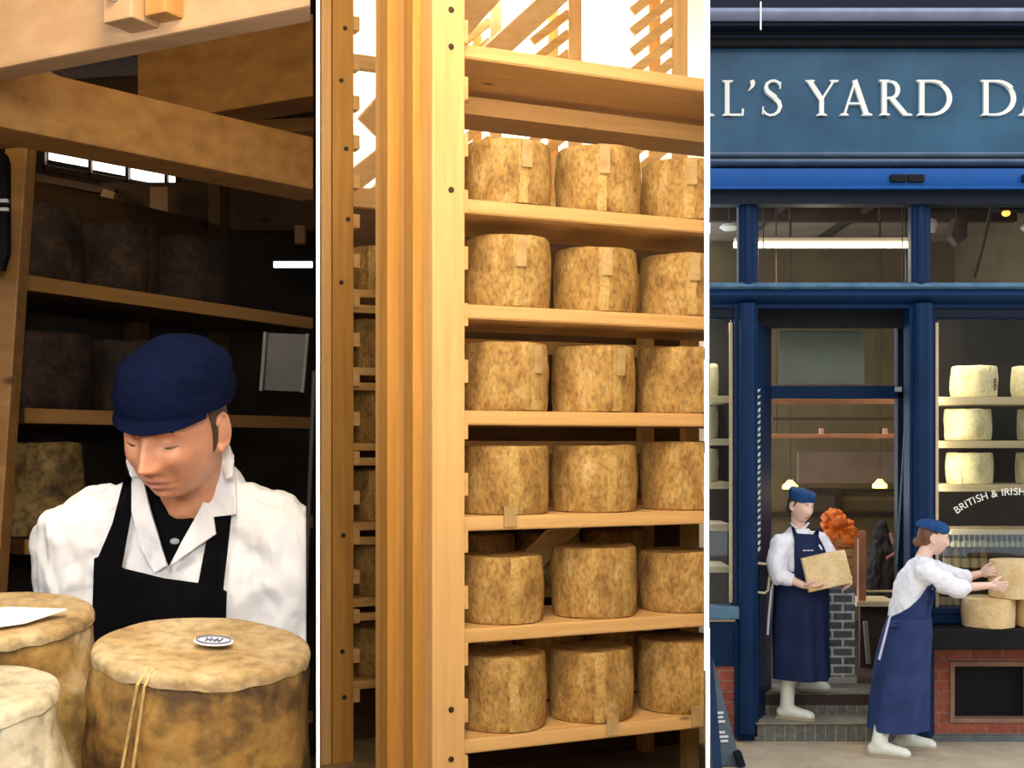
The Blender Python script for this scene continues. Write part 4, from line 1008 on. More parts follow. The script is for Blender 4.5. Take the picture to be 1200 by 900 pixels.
for k, (yb, lab) in enumerate(((465, 'sliver of cream cheese on the top shelf of the narrow left window'), (515, 'sliver of cream cheese on the second shelf of the narrow left window'), (566, 'sliver of cream cheese on the third shelf of the narrow left window'))):
    Y = 9.49; q = Vector((fx(815, Y), Y, fz(yb-1, 9.30))); t = thing('cream_cheese_wheel', lab, 'cheese', q, 0, 'cream cheeses in the shop windows')
    for nm, bm in (('rind', fine_wheel(CR, .24, 210+k, .006, 44, bulge=.006)), ):
        bm.transform(Matrix.Translation(q)); clip_shop(bm); obj(nm, bm, CREAM, t, smooth=50)
# hanging glasses and bottles behind the right window
def bottle_bm(h, r): return lathe(B(), [(0, 0), (r*.95, 0), (r, .01), (r, h*.55), (r*.85, h*.64), (r*.35, h*.74), (r*.32, h*.96), (r*.4, h*.97), (r*.4, h), (0, h)], 16)
BG = [mk('green_bottle_glass', (.04, .06, .02), None, .12), mk('brown_bottle_glass', (.09, .035, .012), None, .12), mk('amber_bottle_glass', (.22, .12, .03), None, .15), mk('gold_foil', (.42, .33, .12), None, .35)]
protoB = None; bs = tag(obj('bottle_shelf', bpx(1100, RT, 716, 720, 9.30, .3), SHOPD), 'low dark shelf of bottles behind the right window', 'shelf')
obs = tag(obj('bottle_shelf', bpx(1100, 1170, 672, 675, 9.75, .30), SHOPD), 'upper dark shelf of bottles behind the leaning worker', 'shelf')
for k in range(9):
    row = 0 if k < 4 else 1
    px = (1104 + k*8.5) if row == 0 else (1110 + (k-4)*10.5); Y = 9.42 if row == 0 else 9.85; yb = 716 if row == 0 else 672
    q = Vector((fx(px, Y), Y, fz(yb, 9.30 if row == 0 else 9.75)+.001))
    lab = f'small bottle behind the right window, {["first", "second", "third", "fourth", "fifth"][k if row == 0 else k-4]} from the left on the {"low" if row == 0 else "upper"} dark shelf'
    t = thing('bottle', lab, 'bottle', q, 0, 'bottles behind the right window')
    h, r = (.20, .026) if row == 0 else (.24, .032)
    obj('body', bottle_bm(h, r), BG[k % 3], t, world=False, smooth=40); obj('cap', lathe(B(), [(0, h*.93), (r*.5, h*.93), (r*.5, h+.004), (0, h+.004)], 14), BG[3], t, world=False); obj('paper_label', lathe(B(), [(r*.9, h*.15), (r*1.04, h*.15), (r*1.04, h*.45), (r*.9, h*.45)], 16), BOARDW, t, world=False)
protoG = None
for k in range(14):
    q = P(1117+k*6.3, 641, 9.45); lab = f'upturned glass under the thin fourth shelf, {["first", "second", "third", "fourth", "fifth", "sixth", "seventh", "eighth", "ninth", "tenth", "eleventh", "twelfth", "thirteenth", "fourteenth"][k]} from the left'
    if protoG is None:
        protoG = t = tag(obj('wine_glass', lathe(B(), [(0, .095), (.02, .095), (.02, .09), (.004, .085), (.004, .05), (.017, .038), (.020, .015), (.015, 0), (.013, 0), (.018, .015), (.015, .036), (0, .045)], 14), mk('cloudy_glass', (.40, .40, .27), None, .15), smooth=40), lab, 'glass', 'glasses hanging under the shelf'); t.location = q
    else: t = protoG.copy(); COL.objects.link(t); t.location = q; t['label'] = lab
# writing on the right window
cu = bpy.data.curves.new('txt', 'FONT')
def text_bm(s, size):
    cu.body = s; cu.size = size; cu.extrude = .002; cu.align_x = 'CENTER'
    o = bpy.data.objects.new('txt', cu); COL.objects.link(o); dg = bpy.context.evaluated_depsgraph_get(); dg.update()
    me = bpy.data.meshes.new_from_object(o.evaluated_get(dg)); bm = B(); bm.from_mesh(me); bpy.data.objects.remove(o); bpy.data.meshes.remove(me); return bm
wt = thing('window_writing', 'arched cream lettering painted on the right shop window', 'lettering', P(1165, 600, YF+.07))
cx, cy, rad = 1190, 694, 116
s_ = 'BRITISH & IRISH'; LW = {'I': .34, ' ': .42, '&': 1.0}; 
ang = math.radians(-36.5)
for ch in s_:
    w = LW.get(ch, .82)*8.7/rad
    if ch != ' ':
        bm = text_bm(ch, .074); a_ = ang + w/2; px, py = cx+rad*math.sin(a_), cy-rad*math.cos(a_)
        if px < 1225:
            bm.transform(Matrix.Translation(P(px, py+2, YF+.066)) @ Matrix.Rotation(a_, 4, 'Y') @ Matrix.Rotation(R(90), 4, 'X')); obj('letter', bm, LETTER, wt)
        else: bm.free()
    ang += w
# chalk board on the pavement
t = thing('pavement_board', 'dark grey chalk board leaning at the lower left of the shopfront', 'sign', P(850, 884, 8.45))
br, tr = P(867, 880, 8.40), P(833.5, 772, 8.62); br.z = -.498; wv = Vector((-.34, -.06, 0))
GREYB = mk('grey_chalkboard', (.075, .095, .12), (.055, .07, .095), .6, 6)
bm = plate(B(), [br, tr, tr+wv, br+wv], .03); clip_shop(bm); obj('board', bm, GREYB, t)
br2 = P(846, 893, 8.18); br2.z = -.5; bm = plate(B(), [br2, tr+Vector((.0, -.05, 0)), tr+Vector((-.03, -.05, 0)), br2+Vector((-.06, 0, 0))], .03); clip_shop(bm); obj('prop_leg', bm, NAVY, t)
bm = B(); box(bm, br+Vector((-.01, -.03, .05)), (.05, .09, .10), Euler((0, R(-18), 0)), .01); obj('foot', bm, NAVYD, t)
random.seed(8); bm = B(); dn = (tr-br).normalized(); nn = (tr-br).cross(wv).normalized(); nn = nn if nn.y < 0 else -nn
for k, (s0, off, ln) in enumerate([(.22, .05, .05), (.26, .04, .06), (.30, .055, .04), (.40, .035, .05), (.44, .04, .05), (.48, .03, .05)]):
    p = br + (tr-br)*s0 + wv.normalized()*off + nn*.036; beam(bm, p-wv.normalized()*0, p+wv.normalized()*min(ln, .09), .006, .016, dn, 0)
clip_shop(bm); obj('chalk_marks', bm, mk('chalk_white', (.62, .64, .66), None, .9), t)

# ------------------------------------------------------------------ people
def head_bm(M_, feat=1.0, jaw=1.0, nu=128, nv=84):
    """a head: crown at +z, face towards -y, 23 cm high"""
    def g(x, z, cx, cz, sx, sz): return math.exp(-((x-cx)/sx)**2-((z-cz)/sz)**2)
    bm = B(); rings = []
    for i in range(nv+1):
        th = math.pi*i/nv; zz = math.cos(th); row = []
        for k in range(nu):
            ph = 2*math.pi*k/nu; x, y, z = math.sin(th)*math.sin(ph), -math.sin(th)*math.cos(ph), zz
            ex = .86; sg = lambda v: math.copysign(abs(v)**ex, v)
            p = Vector((.074*sg(x), .096*sg(y), .116*z))
            t = max(0, -z)
            p.x *= 1-.20*jaw*t**1.3
            if y > 0: p.y *= 1-.32*t
            else: p.y = p.y*(1-.04*t) - .014*t*max(0, -y)**.5
            if y < 0:
                fr = min(1, -y*1.6); X, Z = p.x, p.z
                d = .010*g(X, Z, 0, .008, .010, .018)+.016*g(X, Z, 0, -.014, .011, .015)+.021*g(X, Z, 0, -.030, .013, .0105)
                for s in (-1, 1):
                    d += .011*g(X, Z, s*.014, -.034, .0075, .008)+.006*g(X, Z, s*.028, .034, .022, .009)
                    d -= .015*g(X, Z, s*.031, .013, .015, .011); d += .0065*g(X, Z, s*.031, .0095, .012, .0075)
                    d += .006*g(X, Z, s*.044, -.020, .020, .018); d -= .0035*g(X, Z, s*.030, -.050, .007, .016)
                    d -= .005*g(X, Z, s*.031, .0025, .013, .0028)
                d += .0075*g(X, Z, 0, -.0615, .021, .0055)+.0085*g(X, Z, 0, -.0735, .018, .006)-.010*g(X, Z, 0, -.0672, .025, .0028)
                d -= .005*g(X, Z, 0, -.084, .022, .006); d += .011*g(X, Z, 0, -.102, .024, .015)
                p.y -= d*fr*feat
            row.append(bm.verts.new(p))
            if i in (0, nv): break
        rings.append(row)
    for a, b in zip(rings, rings[1:]):
        for k in range(nu):
            j = (k+1) % nu
            if len(a) == 1: bm.faces.new((a[0], b[k], b[j]))
            elif len(b) == 1: bm.faces.new((a[k], b[0], a[j]))
            else: bm.faces.new((a[k], b[k], b[j], a[j]))
    for s in (-1, 1):
        e = Matrix.Rotation(R(12), 4, 'X') @ Matrix.Rotation(R(-22*s), 4, 'Z')
        ball(bm, (s*.0755, .012, -.006), (.008, .019, .030), 3, e)
        pts = [Vector((s*.082, .012+.020*math.sin(q), -.002+.030*math.cos(q))) for q in [R(-60)+i*R(24) for i in range(11)]]
        tube(bm, pts, .0045, 8); ball(bm, (s*.078, .004, -.034), (.006, .009, .009), 2)
    bm.transform(M_); return bm
def join_bm(dst, src):
    me = bpy.data.meshes.new('t'); fin(src); src.to_mesh(me); src.free(); dst.from_mesh(me); bpy.data.meshes.remove(me); return dst
def hand(bm, wrist, d, n, side, s=1.0, curl=(28, 34, 26), spread=6, tb=35):
    """palm, four unequal bent fingers and a thumb; d along the fingers, n out of the palm, side towards the thumb"""
    d = Vector(d).normalized(); n = Vector(n); n = (n-d*n.dot(d)).normalized(); sd = d.cross(n).normalized()
    if sd.dot(Vector(side)) < 0: sd = -sd
    w = Vector(wrist)
    m = Matrix((d, sd, n)).transposed().to_4x4()
    ball(bm, w+d*.045*s, (.052*s, .040*s, .0155*s), 3, m); ball(bm, w+d*.075*s, (.022*s, .040*s, .013*s), 3, m); ball(bm, w+d*.032*s+sd*.022*s+n*.006*s, (.032*s, .018*s, .016*s), 2, m)
    limb(bm, [w-d*.01*s, w+d*.03*s], [.024*s, .022*s])
    for k, (off, L, r) in enumerate([(.030, .074, .0088), (.010, .083, .0090), (-.010, .077, .0086), (-.029, .060, .0078)]):
        a = R(spread*(1.5-k)*.8); p = w+d*.085*s+sd*off*s; dd = (d*math.cos(a)+sd*math.sin(a)).normalized(); q = [p-dd*.02*s]; ang = 0; q.append(p)
        for j, f in enumerate((.45, .31, .24)):
            ang += R(curl[j]); p = p+(dd*math.cos(ang)+n*math.sin(ang))*L*f*s; q.append(p)
        limb(bm, q, [r*s*1.05, r*s*1.05, r*s, r*s*.93, r*s*.82])
    p = w+d*.022*s+sd*.030*s; t1 = (d*math.cos(R(tb))+sd*math.sin(R(tb))+n*.35).normalized(); t2 = (d*math.cos(R(tb*.55))+sd*math.sin(R(tb*.55))+n*.55).normalized()
    limb(bm, [p, p+t1*.036*s, p+t1*.036*s+t2*.032*s, p+t1*.036*s+t2*.056*s], [.014*s, .0115*s, .0105*s, .0085*s])
    return bm
def hpose(c, yaw, pitch, roll=0, s=1.0):
    return Matrix.Translation(Vector(c)) @ Matrix.Rotation(R(yaw), 4, 'Z') @ Matrix.Rotation(R(roll), 4, 'Y') @ Matrix.Rotation(R(pitch), 4, 'X') @ Matrix.Scale(s, 4)
def face_bits(root, M_, hair_m, lash=True):
    """brows and lashes"""
    bm = B()
    for s in (-1, 1):
        pts = [(s*x, -.088+abs(x-.03)*.35-.004, z) for x, z in ((.012, .030), (.022, .035), (.034, .037), (.047, .031))]
        tube(bm, pts, [.0022, .0034, .0032, .0014], 8)
    bm.transform(M_); obj('eyebrows', bm, hair_m, root, smooth=60)
    bm = B()
    for s in (-1, 1): tube(bm, [(s*x, y, z) for x, y, z in ((.017, -.0815, .0035), (.026, -.0850, .0005), (.034, -.0840, .0002), (.048, -.0765, .0035))], [.0012, .0024, .0024, .0012], 6)
    bm.transform(M_); obj('eyelashes', bm, hair_m, root)
def tint_lips(bm, M_):
    inv = M_.inverted(); 
    for f in bm.faces:
        c = inv @ f.calc_center_median()
        if c.y < -.07 and ((c.x/.0225)**2 + ((c.z+.0672)/.0098)**2) < 1 - .0*abs(c.x): f.material_index = 1
def shell(M_, c, r, zcut, ydir=None, sub=4, below=False, tilt=0):
    """part of an ellipsoid above (or below) a plane, in head space"""
    bm = B(); ball(bm, c, r, sub)
    no = (0, math.sin(R(tilt)), math.cos(R(tilt)))
    clip(bm, (0, 0, zcut), tuple(-q for q in no) if not below else no)
    if ydir is not None: clip(bm, (0, ydir, 0), (0, -1, 0))
    bm.transform(M_); return bm
def boot(root, ankle, toe_dir, sole_z, s=1.0, top=.20, lean=(0, 0), sole_m=None):
    """white wellington: shaft, foot with heel, and sole"""
    a = Vector(ankle); d = Vector((toe_dir[0], toe_dir[1], 0)).normalized(); bm = B(); z0 = sole_z
    g = lambda f, h: Vector((a.x, a.y, z0+h*s)) + d*f*s
    limb(bm, [g(0, .08), g(0, .14)+Vector((lean[0], lean[1], 0))*.4, g(-.005, top)+Vector((lean[0], lean[1], 0))], [.054*s, .053*s, .056*s])
    limb(bm, [g(-.035, .048), g(.02, .06), g(.10, .045), g(.165, .038)], [.046*s, .052*s, .043*s, .036*s])
    ball(bm, g(.165, .034), (.045*s, .045*s, .034*s), 3)
    bm = fuse(bm, .008, 3); clip(bm, (0, 0, z0+.016*s), (0, 0, -1))
    obj('boot', bm, BOOT, root)
    bm = B(); pts = []
    n = Vector((-d.y, d.x, 0))
    for f, w in ((-.08, .030), (-.085, 0), (-.08, -.030), (-.02, -.042), (.08, -.044), (.16, -.042), (.205, -.022), (.212, 0), (.205, .022), (.16, .042), (.08, .044), (-.02, .042)): q = a+d*f*s+n*w*s; pts.append((q.x, q.y))
    prism(bm, pts, z0+.001, z0+.022*s); obj('boot_sole', bm, sole_m or SOLE, root)
def cone(bm, a, b, ra, rb): return limb(bm, [a, b], [ra, rb])

# ---- the man at the bench
man = thing('person', 'man in white coat, black apron and navy cap looking down over the cheeses', 'person', (fx(215, 2.47), 2.47, 0))
MH = hpose(P(206, 502, 2.285), -15, 23, 4, 1.0) @ Matrix.Diagonal((1.07, 1.03, 1.02, 1))
bm = head_bm(MH, 1.3, .55)
neck0 = P(226, 585, 2.42)
limb(bm, [MH @ Vector((0, .03, -.05)), P(222, 560, 2.40), neck0], [.060, .062, .068])
loft(bm, [(P(215, 1000, 2.50), .150, .105, None), (P(215, 860, 2.50), .155, .10, None), (P(215, 700, 2.49), .165, .10, None), (P(215, 625, 2.47), .15, .085, None), (P(218, 580, 2.44), .09, .06, None)])
shL, shR = P(92, 628, 2.45), P(332, 628, 2.46); elL, elR = P(84, 760, 2.475), P(337, 772, 2.50); wrL, wrR = P(150, 840, 2.28), P(262, 850, 2.31)
for sh_, el_, wr_, sg in ((shL, elL, wrL, 1), (shR, elR, wrR, -1)):
    limb(bm, [P(215, 610, 2.46), sh_], [.07, .055]); limb(bm, [sh_, el_, wr_], [.052, .042, .028])
    hd = (P(205, 815, 2.20)-wr_).normalized(); hand(bm, wr_, hd, (0, -.2, -1), (sg, -.3, .2), 1.0, (18, 22, 16))
for s in (-1, 1):
    hip = Vector((fx(215, 2.5)+s*.09, 2.52, .92)); limb(bm, [hip, hip+Vector((s*.02, .02, -.44)), hip+Vector((s*.02, .06, -.84))], [.09, .062, .045]); ball(bm, hip+Vector((s*.02, -.02, -.885)), (.045, .12, .035))
limb(bm, [P(215, 1000, 2.50), Vector((fx(215, 2.5), 2.52, .95))], [.13, .13])
bm = fuse(bm, .0032, 3); tint_lips(bm, MH)
for v in bm.verts: v.co.x = min(v.co.x, KL*v.co.y-.034)
obj('body', bm, [SKIN, LIP], man)
face_bits(man, MH, HAIRB)
# short hair above the ears, under the cap
bm = shell(MH, (0, .006, .012), (.0795, .100, .104), -.035, -.012, tilt=-8); obj('hair', bm, HAIRB, man, smooth=60)
# cap: gathered crown, band and short peak
bm = B(); ball(bm, (0, .014, .070), (.094, .114, .082), 4); ball(bm, (0, .020, .095), (.092, .108, .062), 4)
bm = fuse(bm, .005, 6); clip(bm, (0, 0, .050), (0, -.10, -1)); wobble(bm, .007, 14, 4); bm.transform(MH); obj('cap', bm, NAVYCAP, man, smooth=70)
capo = [o for o in man.children if o.name.startswith('cap')][0]
bm = lathe(B(), [(.985, -.015), (1.02, -.013), (1.025, .015), (1.0, .019)], 64); bmesh.ops.scale(bm, vec=(.090, .111, 1), verts=bm.verts)
for v in bm.verts: v.co += Vector((0, .010, .058 - v.co.y*.10))
bm.transform(MH); obj('cap_band', bm, NAVYCAP, capo, smooth=50)
bm = B(); top = []; n = 24; m_ = 6
for i in range(n+1):
    a_ = R(-66)+R(132)*i/n; row = []
    for j in range(m_+1):
        q = j/m_; L = .030*max(0, math.cos(a_*1.05))**.7*q
        row.append(bm.verts.new((.090*math.sin(a_)*(1+.03*q), -.111*math.cos(a_)+.012-L*.62, .050+.011*math.cos(a_)-L*.80)))
    top.append(row)
for i in range(n):
    for j in range(m_): bm.faces.new((top[i][j], top[i+1][j], top[i+1][j+1], top[i][j+1]))
fin(bm); bmesh.ops.solidify(bm, geom=bm.faces[:], thickness=.006); bm.transform(MH); obj('cap_peak', bm, NAVYCAP, capo, smooth=60)
# coat
bm = B()
loft(bm, [(P(215, 1010, 2.51), .205, .135, None), (P(214, 860, 2.51), .200, .132, None), (P(213, 740, 2.50), .205, .135, None), (P(213, 670, 2.49), .210, .132, None), (P(214, 610, 2.475), .185, .11, None), (P(216, 572, 2.46), .125, .085, None), (P(222, 545, 2.44), .088, .078, None)])
for sh_, el_, wr_, s in ((shL, elL, wrL, 1), (shR, elR, wrR, -1)):
    limb(bm, [P(215, 600, 2.465), P(215, 600, 2.465).lerp(sh_, .55)+Vector((0, 0, .012)), sh_], [.078, .076, .077]); limb(bm, [sh_, sh_.lerp(el_, .5), el_], [.078, .076, .068]); limb(bm, [el_, el_.lerp(wr_, .55), wr_], [.068, .060, .050])
coat = fuse(bm, .0065, 6)
def fold(bm, amp, sc, sx, seed):
    bm.normal_update()
    for v in bm.verts: v.co += v.normal*amp*noise.fractal(Vector((v.co.x*sx, v.co.y*sx, v.co.z))*sc+Vector((seed, 0, 0)), .8, 2.1, 3)
fold(coat, .021, 6, 1.9, 2.2); fold(coat, .0025, 15, 1.6, 6.1)
for v in coat.verts:                         # the sleeve is pressed flat against the partition
    lim = KL*v.co.y - .016 - .002*v.co.y
    if v.co.x > lim: v.co.x = lim
coat_bvh = bvh_of(coat)
obj('coat', coat, COAT, man)
obj('undershirt', patch(coat_bvh, [(168, 560), (248, 560), (240, 590), (232, 602), (213, 636), (198, 664), (187, 630), (176, 595)], 2.37, .003, .004, 3), BLACK, man)
ap = patch(coat_bvh, [(148, 553), (156, 553), (155, 598), (143, 664), (196, 677), (233, 682), (241, 640), (252, 600), (272, 600), (262, 690), (266, 692), (263, 800), (106, 810), (111, 654), (116, 652), (133, 612)], 2.37, .006, .006, 4); apo = obj('apron', ap, BLACK, man)
lap = patch(coat_bvh, [(244, 578), (256, 530), (270, 522), (277, 560), (278, 603), (251, 606), (254, 626), (226, 645), (199, 664), (213, 636), (232, 602)], 2.37, .014, .007, 4); obj('lapel', lap, COAT, man)
lap = patch(coat_bvh, [(155, 540), (164, 545), (171, 572), (176, 595), (187, 630), (197, 663), (182, 672), (164, 640), (155, 600)], 2.37, .011, .006, 4); obj('lapel', lap, COAT, man)
bm = B(); pts = [P(160, 560, 2.335), P(158, 540, 2.37), P(168, 527, 2.44), P(220, 518, 2.50), P(258, 524, 2.46), P(266, 538, 2.39), P(268, 560, 2.34)]; tube(bm, pts, [.012, .018, .022, .024, .020, .016, .010], 12, .45); obj('collar', fuse(bm, .004, 3), COAT, man)
lo_ = B(); ball(lo_, coat_bvh.ray_cast(Vector((0, 0, ZC)), (P(206, 634, 1)-Vector((0, 0, ZC))).normalized())[0]+Vector((0, -.008, 0)), (.009, .003, .006)); obj('shirt_mark', lo_, mk('grey_print', (.35, .36, .40), None, .6), man)

# trousers keep the legs covered
def trousers(root, bmp, m): obj('trousers', fuse(bmp, .012, 3), m, root)
bm = B()
for s in (-1, 1):
    hip = Vector((fx(215, 2.5)+s*.09, 2.52, .95)); limb(bm, [hip, hip+Vector((s*.02, .02, -.46)), hip+Vector((s*.02, .06, -.85))], [.115, .082, .068])
limb(bm, [Vector((fx(215, 2.5), 2.52, .95)), Vector((fx(215, 2.5), 2.51, 1.08))], [.15, .17]); trousers(man, bm, BLACK)
bm = B()
for s in (-1, 1):
    hip = Vector((fx(215, 2.5)+s*.09, 2.52, .92)); ball(bm, hip+Vector((s*.02, -.03, -.875)), (.055, .14, .045), 3)
obj('shoes', bm, BLACK, man, smooth=60)

# ---- the worker on the step
w1 = thing('person', 'woman standing on the shop step in blue cap and navy apron holding a cut cheese', 'person', P(937, 843, 9.22))
Y1 = 9.22; YAW1 = 33
H1 = hpose(P(938.5, 593, 9.19), YAW1, 12, 3, .98)
bm = head_bm(H1, .8, 1.0, 72, 48)
limb(bm, [H1 @ Vector((0, .02, -.06)), P(936, 620, 9.23)], [.046, .052])
s1R, s1L = P(913, 637, 9.15), P(961, 633, 9.32); e1R, e1L = P(913, 674, 9.10), P(977, 662, 9.24); h1R, h1L = P(942, 686, 8.97), P(990, 676, 9.08)
loft(bm, [(P(939, 730, Y1), .12, .085, None), (P(939, 670, Y1), .11, .08, None), (P(938, 640, Y1), .13, .085, None), (P(937, 622, Y1), .06, .05, None)])
limb(bm, [P(938, 632, Y1), s1R], [.055, .05]); limb(bm, [P(938, 632, Y1), s1L], [.055, .05])
limb(bm, [s1R, e1R, h1R], [.046, .038, .025]); limb(bm, [s1L, e1L, h1L], [.046, .038, .025])
hand(bm, h1R, P(968, 691, 8.90)-h1R, (.1, .35, .9), (-.3, -1, .3), .95, (20, 28, 22))
hand(bm, h1L, P(996, 690, 8.98)-h1L, (-.75, -.3, .5), (0, -.3, 1), .95, (22, 26, 20))
a1, a2 = P(924, 800, 9.22), P(950, 800, 9.42)
for hp, an, sz in ((P(928, 725, Y1), Vector((fx(924, 9.22), 9.22, -.30)), 0), (P(949, 725, Y1+.04), Vector((fx(943, 9.45), 9.45, -.14)), 0)):
    limb(bm, [hp, hp.lerp(an, .5)+Vector((.0, -.0, 0)), an], [.075, .042, .034])
bm = fuse(bm, .0055, 2); tint_lips(bm, H1); obj('body', bm, [SKINF, LIPF], w1); face_bits(w1, H1, HAIRB)
bm = B(); ball(bm, (0, .022, .015), (.082, .092, .104), 4); ball(bm, (0, .085, -.045), (.05, .035, .06), 3); bm = fuse(bm, .006, 2); clip(bm, (0, -.020, .02), (0, -1, -.55)); bm.transform(H1); obj('hair', bm, HAIRB, w1, smooth=60)
bm = lathe(B(), [(0, .050), (.078, .050), (.086, .056), (.090, .085), (.096, .105), (.090, .122), (.05, .130), (0, .131)], 40); bmesh.ops.scale(bm, vec=(1, 1.14, 1), verts=bm.verts)
for v in bm.verts: v.co.z += -.010+v.co.y*.10; v.co.y += .008
fin(bm); wobble(bm, .004, 18, 3); bm.transform(H1); obj('cap', bm, BERET, w1, smooth=50)
bm = B()
loft(bm, [(P(939, 700, Y1), .155, .125, None), (P(939, 668, Y1), .145, .118, None), (P(938, 645, Y1), .160, .122, None), (P(937, 628, Y1), .115, .085, None), (P(937, 619, Y1), .066, .062, None)])
limb(bm, [P(937, 634, Y1), s1R], [.075, .068]); limb(bm, [P(937, 634, Y1), s1L], [.075, .066])
limb(bm, [s1R, s1R.lerp(e1R, .5)+Vector((-.015, 0, 0)), e1R, e1R.lerp(h1R, .42)], [.070, .076, .068, .052]); limb(bm, [s1L, e1L, e1L.lerp(h1L, .4)], [.066, .062, .050])
shirt = fuse(bm, .009, 4); fold(shirt, .012, 9, 1.5, 5.5); sb1 = bvh_of(shirt); obj('shirt', shirt, SHIRT, w1)
bm = B(); 
for sx in (-1, 1): tube(bm, [P(937+sx*1, 620.5, 9.165), P(937+sx*7, 617, 9.17), P(937+sx*10, 613, 9.22)], [.012, .016, .014], 8, .5)
obj('collar', fuse(bm, .005, 2), SHIRT, w1)
bib = patch(sb1, [(927, 617), (930, 617), (934, 625), (953, 626), (957, 619), (960, 619), (959, 628), (968, 646), (972, 668), (972, 690), (931, 690), (930, 668), (930, 655), (930.5, 632)], 9.10, .006, .008, 3, gap=.25); apr = obj('apron_bib', bib, APRON, w1)
bm = B(); x = 941
for k, w in enumerate((2.4, 1.6, 2.6, 1.4, 2.2)):
    h_ = sb1.ray_cast(Vector((0, 0, ZC)), (P(x+w/2, 645, 1)-Vector((0, 0, ZC))).normalized())[0]
    yy = h_.y if h_ else 9.1
    box(bm, P(x+w/2, 645, yy-.018), (w*.8*yy/F, .002, .007)); x += w+.5
obj('bib_lettering', bm, LETTER, apr)
def skirt(root, rings, m, seed, amp=.034, name='apron_skirt'):
    bm = B(); rr = []; N = 72
    R_ = []
    for (c0, x0, y0, _), (c1, x1, y1, _) in zip(rings, rings[1:]):
        for k in range(6): q = k/6; R_.append((Vector(c0).lerp(Vector(c1), q), x0+(x1-x0)*q, y0+(y1-y0)*q))
    R_.append((Vector(rings[-1][0]), rings[-1][1], rings[-1][2]))
    for i, (c, rx, ry) in enumerate(R_):
        t = i/(len(R_)-1); row = []
        for k in range(N):
            a_ = 2*math.pi*k/N; f = 1 + amp/.2*t*noise.noise(Vector((math.cos(a_)*2.2+seed, math.sin(a_)*2.2, t*.9)))*1.6
            row.append(bm.verts.new(c+Vector((rx*f*math.cos(a_), ry*f*math.sin(a_), 0))))
        rr.append(row)
    for a_, b_ in zip(rr, rr[1:]):
        for k in range(N): bm.faces.new((a_[k], a_[(k+1) % N], b_[(k+1) % N], b_[k]))
    fin(bm); bmesh.ops.solidify(bm, geom=bm.faces[:], thickness=.008); return obj(name, bm, m, root, smooth=70)
sk = skirt(w1, [(P(939, 668, Y1), .168, .140, 0), (P(939, 690, Y1), .19, .165, 0), (P(939.5, 730, Y1), .198, .175, 0), (P(940.5, 794, Y1), .203, .185, 0)], APRON, 1.3)
bm = B(); tube(bm, [P(908, 672, 9.18), P(904, 690, 9.13), P(901, 720, 9.12), P(899.5, 744, 9.12)], [.006, .008, .009, .009], 8, .35); obj('apron_string', bm, mk('pale_tape', (.50, .53, .66), None, .8), w1)
boot(w1, (fx(922, 9.20), 9.20, 0), (.93, -.37), -.3655, .96, .33, (.012, .01))
boot(w1, (fx(943, 9.44), 9.455, 0), (.96, -.05), -.2145, .92, .20)
# what she holds: half a wheel, cut face to the street
HC = thing('cut_cheese', 'half wheel of pale cheese held by the woman on the step', 'cheese', P(970, 669, 8.95)); HC.rotation_euler = (R(-6), R(-11), R(9))
bm = B(); hw, hh = .163, .118; pts = [(hw*math.cos(math.pi*i/20), hw*1.0*math.sin(math.pi*i/20)) for i in range(21)]
prism(bm, pts, -hh, hh); bmesh.ops.bevel(bm, geom=bm.edges[:], offset=.006, segments=2, affect='EDGES'); fin(bm); wobble(bm, .003, 20, 2)
obj('paste', bm, CUT, HC, world=False, smooth=50)

# ---- the worker leaning over the ledge
w2 = thing('person', 'woman leaning forward in blue cap and long navy apron, reaching for cheese on the ledge', 'person', (fx(1050, 8.75), 8.75, -.5))
Y2 = 8.76; H2 = hpose(P(1094, 630, 8.78), 80, 12, 0, .98)
bm = head_bm(H2, .9, 1.0, 72, 48)
limb(bm, [H2 @ Vector((0, .02, -.055)), P(1081, 656, 8.78)], [.046, .054])
t0, t1, t2 = P(1063, 722, Y2), P(1069, 692, Y2), P(1081, 665, Y2)
LEAN = Euler((0, R(22), 0))
loft(bm, [(t0, .09, .12, LEAN), (t1, .085, .12, LEAN), (t2, .075, .13, LEAN), (P(1083, 657, Y2), .05, .06, LEAN)])
s2R, s2L = P(1084, 671, 8.60), P(1090, 668, 8.93); e2R, e2L = P(1121, 689, 8.565), P(1126, 678, 9.0); h2R, h2L = P(1160, 686, 8.68), P(1150, 672, 8.985)
for a_, b_, c_ in ((s2R, e2R, h2R), (s2L, e2L, h2L)): limb(bm, [t2, a_], [.065, .05]); limb(bm, [a_, b_, c_], [.046, .036, .024])
hand(bm, h2R, P(1190, 690, 8.72)-h2R, (.1, 1, .15), (0, .1, 1), .95, (10, 16, 14))
hand(bm, h2L, P(1166, 668, 8.86)-h2L, (1, .3, 0), (0, -.1, 1), .9, (22, 20, 14))
for hp, an in ((P(1065, 738, 8.72), Vector((fx(1034, 8.66), 8.67, -.40))), (P(1067, 738, 8.82), Vector((fx(1061, 8.86), 8.84, -.40)))): limb(bm, [hp, hp.lerp(an, .5)+Vector((.0, 0, 0)), an], [.07, .042, .034])
bm = fuse(bm, .0055, 2); tint_lips(bm, H2); obj('body', bm, [SKINF, LIPF], w2); face_bits(w2, H2, HAIRR)
bm = B(); ball(bm, (0, .024, .012), (.080, .088, .100), 4); ball(bm, (0, .098, -.052), (.034, .034, .036), 3); bm = fuse(bm, .006, 2); clip(bm, (0, -.012, .02), (0, -1, -.6)); bm.transform(H2); obj('hair', bm, HAIRR, w2, smooth=60)
